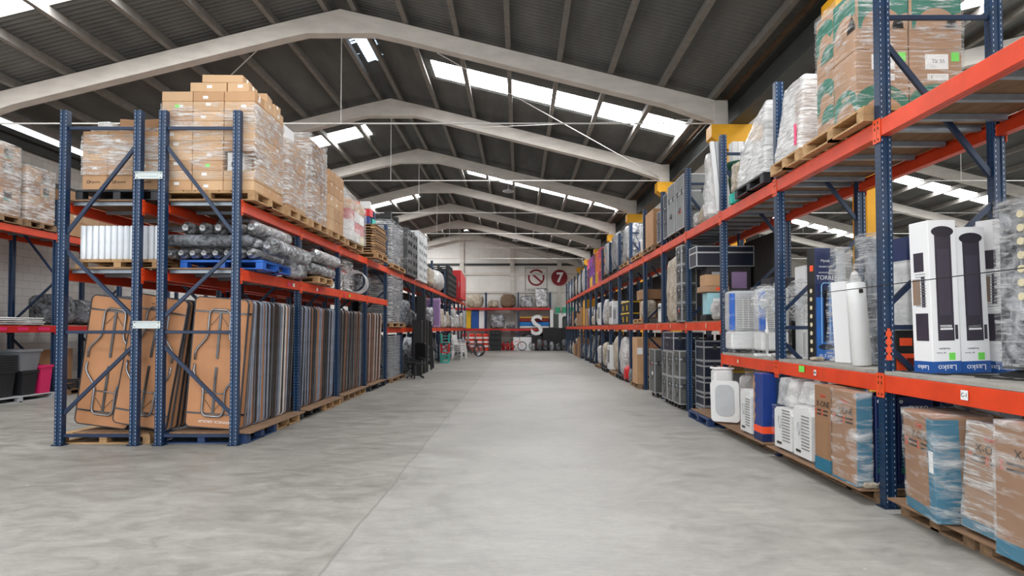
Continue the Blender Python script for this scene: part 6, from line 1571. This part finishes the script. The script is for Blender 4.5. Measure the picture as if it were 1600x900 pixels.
tag(MB().box(.85, 1.55, 45.93, 46.13, .0, 1.06, .01).build('dark_block', BLACK), 'dark block under the big white letter S', 'block')
def bicycle(loc, rz, label, frm, R_=.33, group='parked bicycles', wb=.52):
    t = thing('bicycle', label, 'bicycle', loc, rz, group)
    for x in (-wb, wb):
        wl = link('wheel', cmesh(('wheel', R_), lambda m: m.ring((0, 0, 0), R_ - .022, .022, 'y', 28, 6), BLACK), t, (x, 0, R_))
        def sp(m):
            m.ring((0, 0, 0), R_ - .048, .008, 'y', 24, 4)
            for q in range(12): m.cyl((0, 0, 0), ((R_ - .05) * math.cos(q * PI / 6), 0, (R_ - .05) * math.sin(q * PI / 6)), .002, 4)
            m.cyl((0, -.04, 0), (0, .04, 0), .018, 8)
        link('spokes', cmesh(('spokes', R_), sp, STEEL), wl)
    f = MB(); bb = (-.06, 0, .29); st = (-.16, 0, .62); hd = (.36, 0, .68); hb = (.39, 0, .58)
    for a, b in ((bb, st), (st, hd), (bb, hb), (hd, hb)): f.cyl(a, b, .018, 8)
    for s in (-.05, .05): f.cyl((-wb, s, R_), (-.06, s * .6, .29), .010, 6); f.cyl((-wb, s, R_), (-.155, s * .5, .60), .010, 6); f.cyl((wb, s, R_), (.395, s * .8, .58), .012, 6)
    f.build('bicycle_frame', frm, t)
    MB().cyl((-.16, 0, .62), (-.185, 0, .76), .012, 6).box(-.31, -.08, -.05, .05, .76, .80, .015).build('saddle', BLACK, t)
    MB().cyl((.36, 0, .68), (.345, 0, .82), .014, 6).tube([(.30, -.30, .90), (.36, -.2, .88), (.345, 0, .82), (.36, .2, .88), (.30, .30, .90)], .012, 6).build('handlebar', STEELD, t)
    MB().cyl((-.06, -.06, .29), (-.06, -.05, .29), .075, 16).bar((-.06, -.07, .29), (.05, -.07, .18), .02, .015).bar((-.06, .07, .29), (-.17, .07, .40), .02, .015).box(.0, .1, -.14, -.07, .165, .185).build('crankset', STEELD, t)
    return t
for k in range(6): bicycle((-2.78 - .03 * k, 35.8 + .62 * k, 0), .25 + .05 * (k % 2), 'parked bicycle beyond the white garden chairs, %s from the front' % nth(k + 1), (STEELD, BLACK, RED, STEELD, BLACK, STEEL)[k])

# ------------------------------------------------------------------ end wall
YW = 46.4
bicycle((-.35, 45.6, 0), .05, 'orange bicycle in front of the white board by the end wall', M('bike_orange', (222, 120, 78), .4), group='end wall bicycles')
bicycle((1.5, 45.72, 0), .0, 'dark bicycle half hidden behind black bags at the end wall', RED, group='end wall bicycles')
tag(MB().box(-.47, 1.55, 0, .03, 0, .95).build('white_board', WHITEP, None, (0, 46.19, 0)), 'large white board leaning behind the orange bicycle', 'board')
for k in range(7): bundle(.75 + .44 * k, 1.14 + .44 * k, 45.0 + .05 * (k % 2), 45.5, .002, .55 + .1 * ((k * 3) % 4), CRBLK if k % 3 else CRGRY, 'black plastic sack at the end wall, %s from the orange bicycle' % nth(k + 1), 'black_sack', 'sack', .2, .7)
tag(MB().box(1.68, 3.05, 46.06, 46.10, .0, 1.62).build('black_board', BLACK), 'black board panel standing behind the black sacks', 'board', 'black boards'); tag(MB().box(3.07, 4.15, 46.06, 46.10, .0, 1.62).build('black_board', BLACK), 'black board panel at the corner under the letters', 'board', 'black boards')
for ch, x, z, s in (('S', 1.22, 1.74, 2.0), ('I', 2.30, 2.17, 1.75), ('n', 3.25, 2.26, 2.2)):
    o = text(ch, s, WHITE, None, (x, 46.03 if ch == 'S' else 46.12, z + (.05 if ch != 'S' else 0)), FRONT, name='marquee_letter', ext=.10, bold=.03); tag(o, "big white marquee letter '%s' standing on the boards by the end wall" % ch, 'letter', 'marquee letters')
for k in range(3):
    t = thing('green_tub', 'green tub high on the end wall, %s from the corner' % nth(3 - k), 'tub', (2.78 + .50 * k, 46.8, 2.72), 0, 'green tubs')
    MB().lathe([(.20, 0), (.22, .02), (.235, .36)], 4, Matrix.Rotation(PI / 4, 4, 'Z')).build('tub_body', M('green_tub', (52, 168, 120), .45), t); MB().box(-.18, .18, -.18, .18, .362, .41, .01).build('lid', M('green_lid', (80, 190, 144), .45), t)
tag(MB().box(2.5, 4.1, 46.55, 47.3, 2.64, 2.715).build('pale_shelf_board', M('pale_green', (170, 206, 190), .5)), 'pale green board under the green tubs', 'board')
for x in (2.55, 4.05): tag(MB().box(x - .04, x + .04, 46.9, 46.98, 0, 2.64).build('support_post', STEELD), 'dark post under the pale green board, %s the corner' % ('nearer' if x > 3 else 'away from'), 'post')
# rack goods
for k, (m, h, nm) in enumerate(((CRBEI if False else M('white_foam', (224, 224, 220), .6), .16, 'white'), (M('blue_foam', (26, 118, 190), .6), .30, 'blue'), (M('dark_red_foam', (130, 34, 34), .6), .24, 'dark red'), (M('ochre_foam', (196, 150, 62), .6), .14, 'ochre'))):
    z = 1.585 + sum((.16, .30, .24, .14)[:k]) + .004 * k
    mb = MB().box(-.02, 2.15, 46.35, 47.2, 0, h, .05); tag(mb.build('foam_sheet', m, None, (0, 0, z)), nm + ' foam layer on the end wall rack shelf', 'foam', 'foam layers')
bundle(-2.2, -1.05, 46.4, 47.2, 1.585, 2.65, CRGRY, 'grey peaked plastic-wrapped load on the end wall rack'); bundle(-1.0, -.3, 46.4, 47.0, 1.585, 1.86, CRBLK, 'low black bundle beside the grey peaked load'); bundle(-.85, -.2, 46.45, 47.1, 1.88, 2.25, M('dusty_rose', (150, 112, 106), .7), 'dusty rose folded cloths on the low black bundle', 'folded_cloth', 'cloth') if False else None
for k, (x0, x1, m, nm) in enumerate(((-3.9, -3.55, YELLOW, 'yellow'), (-3.5, -2.98, M('panel_blue', (28, 84, 160), .5), 'blue'), (-2.95, -2.56, WHITEP, 'white perforated'))):
    tag(MB().box(x0, x1, 46.45, 46.95, 1.583, 2.98, .01).build('tall_panel', m), nm + ' tall panel box on the end wall rack', 'panel', 'tall panel boxes')
tag(MB().box(-4.3, -3.95, 46.45, 46.95, 1.583, 2.4, .01).build('red_box', RED), 'red box beside the yellow panel on the end wall rack', 'box')
for k, (x0, x1, h, m, nm) in enumerate(((-4.0, -2.6, 1.0, CRBEI, 'beige wrapped pile'), (-2.35, -1.5, .55, CRBEI, 'low beige pile'), (-1.45, -.25, 1.0, M('brown_fur', (120, 98, 80), .9, var=.5, scale=9), 'brown and cream heap'), (.0, 1.0, .85, CRGRY, 'flat grey wrapped load'), (1.08, 2.15, 1.45, CRSIL, 'tall silver wrapped load'))):
    bundle(x0, x1, 46.4, 47.2, 3.095, 3.095 + h, m, nm + ' on top of the end wall rack', 'wrapped_load', 'load', .14, .28 if k > 2 else .6)
# traffic drums and dark boxes on the floor
for k, x in enumerate((-3.95, -3.42, -2.89, -2.42)):
    t = thing('traffic_drum', 'red and white traffic drum under the end wall rack, %s from the parked bicycles' % nth(k + 1), 'traffic drum', (x, (45.55, 46.0, 45.55, 45.8)[k], 0), 0, 'traffic drums')
    MB().lathe([(.26, 0), (.26, .05), (.22, .06), (.21, 1.15), (.16, 1.2), (.05, 1.21)], 18).build('drum_body', M('drum_red', (216, 62, 38), .5), t)
    for z in (.25, .55, .85): MB().lathe([(.224, z), (.223, z + .13)], 18).build('white_band', WHITEP, t)
for k in range(4): tag(MB().box(-.5, .5, -.3, .3, 0, .40, .02).build('black_crate', PBLACK, None, (-1.25, 46.5 - .0, .003 + .405 * k)) if False else MB().box(-.40, .40, -.3, .3, 0, .36, .02).build('black_crate', PBLACK, None, (-1.72, 45.8, .003 + .365 * k)), 'black crate under the end wall rack, %s up' % nth(k + 1), 'crate', 'black crates by the drums')
for k in range(3): tag(MB().lathe([(.12, 0), (.15, .4), (.06, .5), (.05, .62)], 12).build('red_canister', RED, None, (-1.17 + .31 * k, 46.05, .003)), 'red canister beside the black crates, %s from them' % nth(k + 1), 'canister', 'red canisters')
bundle(-.62, -.2, 46.35, 46.9, .003, .55, M('violet_bag', (70, 62, 130), .6), 'violet bag under the end wall rack', 'violet_bag', 'bag')
bundle(.05, 2.1, 46.5, 47.2, .003, 1.2, CRBLK, 'dark pile behind the white board')
# painted signs
t = thing('prohibition_sign', 'black framed no-parking sign painted on the end wall', 'sign', (1.23, YB - .02, 5.05))
m = MB()
for a in ((-.82, -.79, -1.05, 1.05), (.79, .82, -1.05, 1.05), (-.79, .79, 1.02, 1.05), (-.79, .79, -1.05, -1.02)): m.box(a[0], a[1], 0, .01, a[2], a[3])
m.build('sign_border', INK, t)
DKR = M('sign_red', (128, 22, 36), .7)
n = 40; m = MB(); m.add([(r * math.cos(2 * PI * k / n), 0, .32 + r * math.sin(2 * PI * k / n)) for k in range(n) for r in (.49, .62)], [(2 * k, 2 * k + 1, (2 * k + 3) % (2 * n), (2 * k + 2) % (2 * n)) for k in range(n)])
m.bar((-.41, 0, .67), (.41, 0, -.03), .01, .14, (0, 0, 1)); m.build('red_circle_and_bar', DKR, t)
text('ESTACIONAR', .22, INK, t, (0, -.004, -.62), FRONT, sx=.95); text('PROHIBIDO', .17, INK, t, (0, -.004, -.86), FRONT)
t = thing('number_sign', "round dark red sign with a white '7' on the end wall", 'sign', (2.93 + .02, YB - .14, 5.35))
MB().cyl((0, 0, 0), (0, -.01, 0), .60, 40).build('sign_disc', DKR, t); text('7', 1.0, WHITEP, t, (.02, -.014, -.02), FRONT, bold=.03)

# ------------------------------------------------------------------ wall rack
ZU = 3.822; ZW = 1.662
for c, (y0, y1, nz, nm) in enumerate(((10.7, 12.3, 5, 'nearest wall-rack load'), (12.75, 13.85, 5, 'middle wall-rack load'), (13.98, 14.88, 4, 'third wall-rack load'))):
    pallet(-11.95, -10.80, y0, y1, ZU, WOODD, 'wooden pallet under the %s' % nm)
    ld = stack_load(nm, -11.90, -10.85, y0 + .03, y1 - .03, ZU + .142, 2, 2, nz, .30, [CARD, CARDL, CARDD], 'cartons of the ' + nm, paper=.3)
    for key, o in ld.items():
        if rc.random() < .4:
            w = (1.05) / 2 - .008; d = (y1 - y0 - .06) / 2 - .008
            MB().box(w / 2 + .0005, w / 2 + .0018, -d * .35, d * .1, .06, .22).build('dark_print', M('dark_print', (56, 44, 40), .6), o); MB().box(w / 2 + .0005, w / 2 + .0018, -d * .35, d * .1, .02, .055).build('teal_print', TEAL, o)
    film_shell(-11.92, -10.825, y0 + .01, y1 - .01, ZU + .16, ZU + .15 + nz * .302 + .02, FILMH, 'stretch film around the %s' % nm, seed=200 + c, amp=.014, step=.12)
for c in range(3):
    stack_load('%s wall-rack load' % ('fourth', 'fifth', 'sixth')[c], -11.9, -10.85, 15.2 + 2.4 * c, 17.1 + 2.4 * c, ZU + .003, 2, 3, 3, .36, [CARD, CARDL], 'deep wall rack cartons', paper=.2)
# lower shelf: flat wrapped chairs and a black bundle
for k in range(8):
    o = link('flat_folded_chair', cmesh(('flat_folded_chair',), lambda m: m.box(-.42, .42, -.6, .6, 0, .026, .008).tube([(-.44, -.62, .013), (.44, -.62, .013), (.44, .62, .013), (-.44, .62, .013)], .012, 6, True), (WHITE)), None, (-11.3 + .03 * (k % 3), 13.5 if k < 4 else 14.2, ZW + .003 + .043 * (k % 4)), (0, 0, .0))
    if k >= 4: o.location.y = 14.30; o.scale = (1, .42, 1)
    if k < 4: o.scale = (1, .7, 1)
    tag(o, 'pale flat folded chair lying on the red beam shelf, %s up in the %s pile' % (nth(k % 4 + 1), ('nearer', 'farther')[k // 4]), 'chair', 'flat pale folded chairs')
bundle(-11.5, -10.9, 12.75, 13.05, ZW + .003, ZW + .26, CRWHT, 'white and clear plastic bundle on the red beam shelf'); sticker(-10.83, 13.05 - .06, ZW + .12, .16, .17, 1, GREENS, 'green label by the white bundle on the red beam shelf') if False else None
for k in range(3): bundle(-11.8, -10.88, 15.2 + .7 * k, 15.85 + .7 * k, ZW + .003, ZW + .75 - .1 * k, CRBLK, 'black wrapped bundle on the red beam shelf beyond the second frame, %s' % ('nearest', 'middle', 'farthest')[k])
carton(.9, 1.6, .9, (-11.4, 12.9 + .5, ZU - 1.05 - .0), 0, 'brown', CARD) if False else None
carton(.9, 1.5, .85, (-11.42, 14.05, ZW + .22), 0, 'large brown carton deep on the red beam shelf', CARDD) if False else None
# floor of the wall rack
for i, (y0, y1) in enumerate(((11.0, 12.4), (12.75, 14.8), (15.2, 17.2))): pallet(-11.95, -10.7, y0, y1, 0, (PBLACK, GREYL, WOODD)[i], 'pallet on the floor under the wall rack, %s from the front' % nth(i + 1), h=.12)
def bin_(x, y, z, w, h, m, label, stackn=1, group='stacked black bins', lid=False, cat='bin'):
    t = thing('plastic_bin', label, cat, (x, y, z), 0, group)
    mb = MB(); a, b = w * .40, w * .5
    mb.add([(-a, -a, 0), (a, -a, 0), (a, a, 0), (-a, a, 0), (-b, -b, h), (b, -b, h), (b, b, h), (-b, b, h), (-b * .92, -b * .92, h), (b * .92, -b * .92, h), (b * .92, b * .92, h), (-b * .92, b * .92, h), (-a * .9, -a * .9, .02), (a * .9, -a * .9, .02), (a * .9, a * .9, .02), (-a * .9, a * .9, .02)],
           [(3, 2, 1, 0), (0, 1, 5, 4), (1, 2, 6, 5), (2, 3, 7, 6), (3, 0, 4, 7), (4, 5, 9, 8), (5, 6, 10, 9), (6, 7, 11, 10), (7, 4, 8, 11), (8, 9, 13, 12), (9, 10, 14, 13), (10, 11, 15, 14), (11, 8, 12, 15), (12, 13, 14, 15)])
    mb.build('bin_body', m, t)
    r = MB()
    for s in (-1, 1): r.box(-b - .02, b + .02, s * b - .02, s * b + .02, h - .045, h + .005); r.box(s * b - .02, s * b + .02, -b + .02, b - .02, h - .045, h + .005)
    r.build('rim', m, t)
    return t
for c, (x, y, n) in enumerate(((-11.05, 12.98, 7), (-11.05, 13.55, 7))):
    bin_(x, y, .123, .46, .56, PBLACK, 'black bin at the bottom of the %s nested stack' % ('nearer', 'farther')[c], group='nested black bins')
    for k in range(1, n):
        t = thing('bin_rim_stack', 'black bin nested %s up in the %s stack by the wall' % (nth(k), ('nearer', 'farther')[c]), 'bin', (x, y, .123 + .57 + .052 * k - .05), 0, 'nested black bins')
        r = MB(); b = .23
        for s in (-1, 1): r.box(-b - .02, b + .02, s * b - .02, s * b + .02, 0, .045); r.box(s * b - .02, s * b + .02, -b + .02, b - .02, 0, .045)
        r.build('bin_body', PBLACK, t)
        t.name = 'plastic_bin'
bin_(-11.0, 14.12, .123, .46, .52, PBLACK, 'single black bin under the grey tub'); bin_(-11.02, 14.12, .655, .56, .46, GREY, 'grey open tub on the single black bin', group='loose tubs')
bin_(-10.93, 14.58, .123, .36, .62, PINK, 'bright pink bin at the front of the wall rack', group='loose tubs')
t = thing('blue_hull', 'bright blue plastic hull at the photo edge under the red beam', 'hull', (-10.95, 12.85 - .45, .9)) if False else None
t = thing('blue_crate', 'bright blue moulded crate stacked at the near end of the wall rack', 'crate', (-11.15, 12.18, .123)); MB().box(-.40, .40, -.30, .30, .0, .69, .02).build('lower_crates', M('crate_yellow_black', (40, 40, 44), .5), t)
o = MB().box(-.44, .44, -.34, .34, 0, 0, .0) if False else None
t = thing('blue_chest', 'bright blue chest on top of the dark crate under the wall rack', 'chest', (-11.10, 12.25, 1.506)) if False else None
MB().box(-.42, .42, -.32, .30, .70, 1.33, .08).build('blue_shell', M('chest_blue', (20, 140, 214), .35), bpy.data.objects['blue_crate']); MB().box(-.425, -.41, -.2, .2, .2, .6).box(-.38, .38, -.325, -.30, .1, .66).build('yellow_side', YELLOW, bpy.data.objects['blue_crate'])
rk2 = random.Random(8)
for k in range(26):
    y = 15.3 + (k % 13) * .14; zz = .18 + .125 * (k // 13)
    t = thing('caster_leg', 'dark metal caster leg in the heap under the wall rack, %s in its %s layer' % (nth(k % 13 + 1), ('lower', 'upper')[k // 13]), 'caster leg', (-10.95 + rk2.uniform(-.12, .12), y, zz), 0, 'heap of caster legs', (0, rk2.uniform(-.03, .03), rk2.uniform(-.09, .09)))
    MB().cyl((-.28, 0, .0), (.28, 0, .0), .02, 8).build('leg_tube', STEELD, t); MB().cyl((.29, -.015, 0), (.29, .015, 0), .045, 12).build('caster', BLACK, t)
tag(MB().box(-11.9, -11.86, 15.3, 17.0, .123, 1.05).build('cardboard_sheet', CARD), 'brown cardboard sheet standing behind the heap of caster legs', 'cardboard sheet')
bundle(-11.7, -10.9, 15.5, 16.9, 1.08 - .62, 1.2, CRBLK, 'dark pile of chairs behind the caster legs') if False else None
tag(MB().box(-11.6, -10.9, 16.2, 16.9, 1.20, 1.30, .02).build('orange_tray', FLUOR), 'orange tray above the caster legs', 'tray') if False else None

# dark boards added along the shelf backs to hide the bright hall behind
DKB = [M('board_dark', (40, 36, 33), .8, var=.2), M('board_brown', (86, 60, 40), .8, var=.15), M('board_teal', (42, 76, 74), .7, var=.15), M('board_black', (24, 24, 25), .8, var=.2)]
for j in range(3, 18):
    y0, y1 = RY[j], RY[j + 1]
    for lv, z, h in (('middle shelf', ZM_F + .003, 1.50), ('floor', .003, 1.44)):
        if lv == 'floor' and j in (5, 6, 7): y0b = y0 + .10
        m = DKB[(0, 3, 0, 1, 2, 3, 0, 3, 1, 0)[(j * 3 + (lv == 'floor') * 2) % 10]] if lv != 'floor' else DKB[(j % 2) * 3]
        o = MB().box(-.012, .012, .12, y1 - y0 - .12, 0, h, .004).build('screen_board', m, None, (4.405 if lv == 'floor' else 4.306, y0, z))
        tag(o, 'added dark screen board behind the %s, %s bay of the appliance row' % (lv, nth(j + 1)), 'board', 'screen boards added behind the appliance row')
for i in range(4, 15):
    y0, y1 = LY[i], LY[i + 1]
    for lv, z, h in (('lower shelf', ZL_F + .003, 1.45), ('floor', .003, 1.35)):
        if lv == 'lower shelf' and i == 6: continue
        o = MB().box(-.012, .012, .12, y1 - y0 - .12, 0, h, .004).build('screen_board', DKB[3 if (i + len(lv)) % 2 else 0], None, (-4.96 if lv == 'floor' else -4.90, y0, z))
        if lv != 'floor': o.location.x = -4.845; o.location.z = z
        tag(o, 'added black screen board behind the %s, %s bay of the table row' % (lv, nth(i + 1)), 'board', 'screen boards added behind the table row')
tag(MB().box(2.34, 4.1, 46.24, 46.27, 0, 2.62).build('backing_panel', M('panel_grey_green', (84, 92, 86), .7)), 'grey green panel behind the white letters I and n', 'panel')
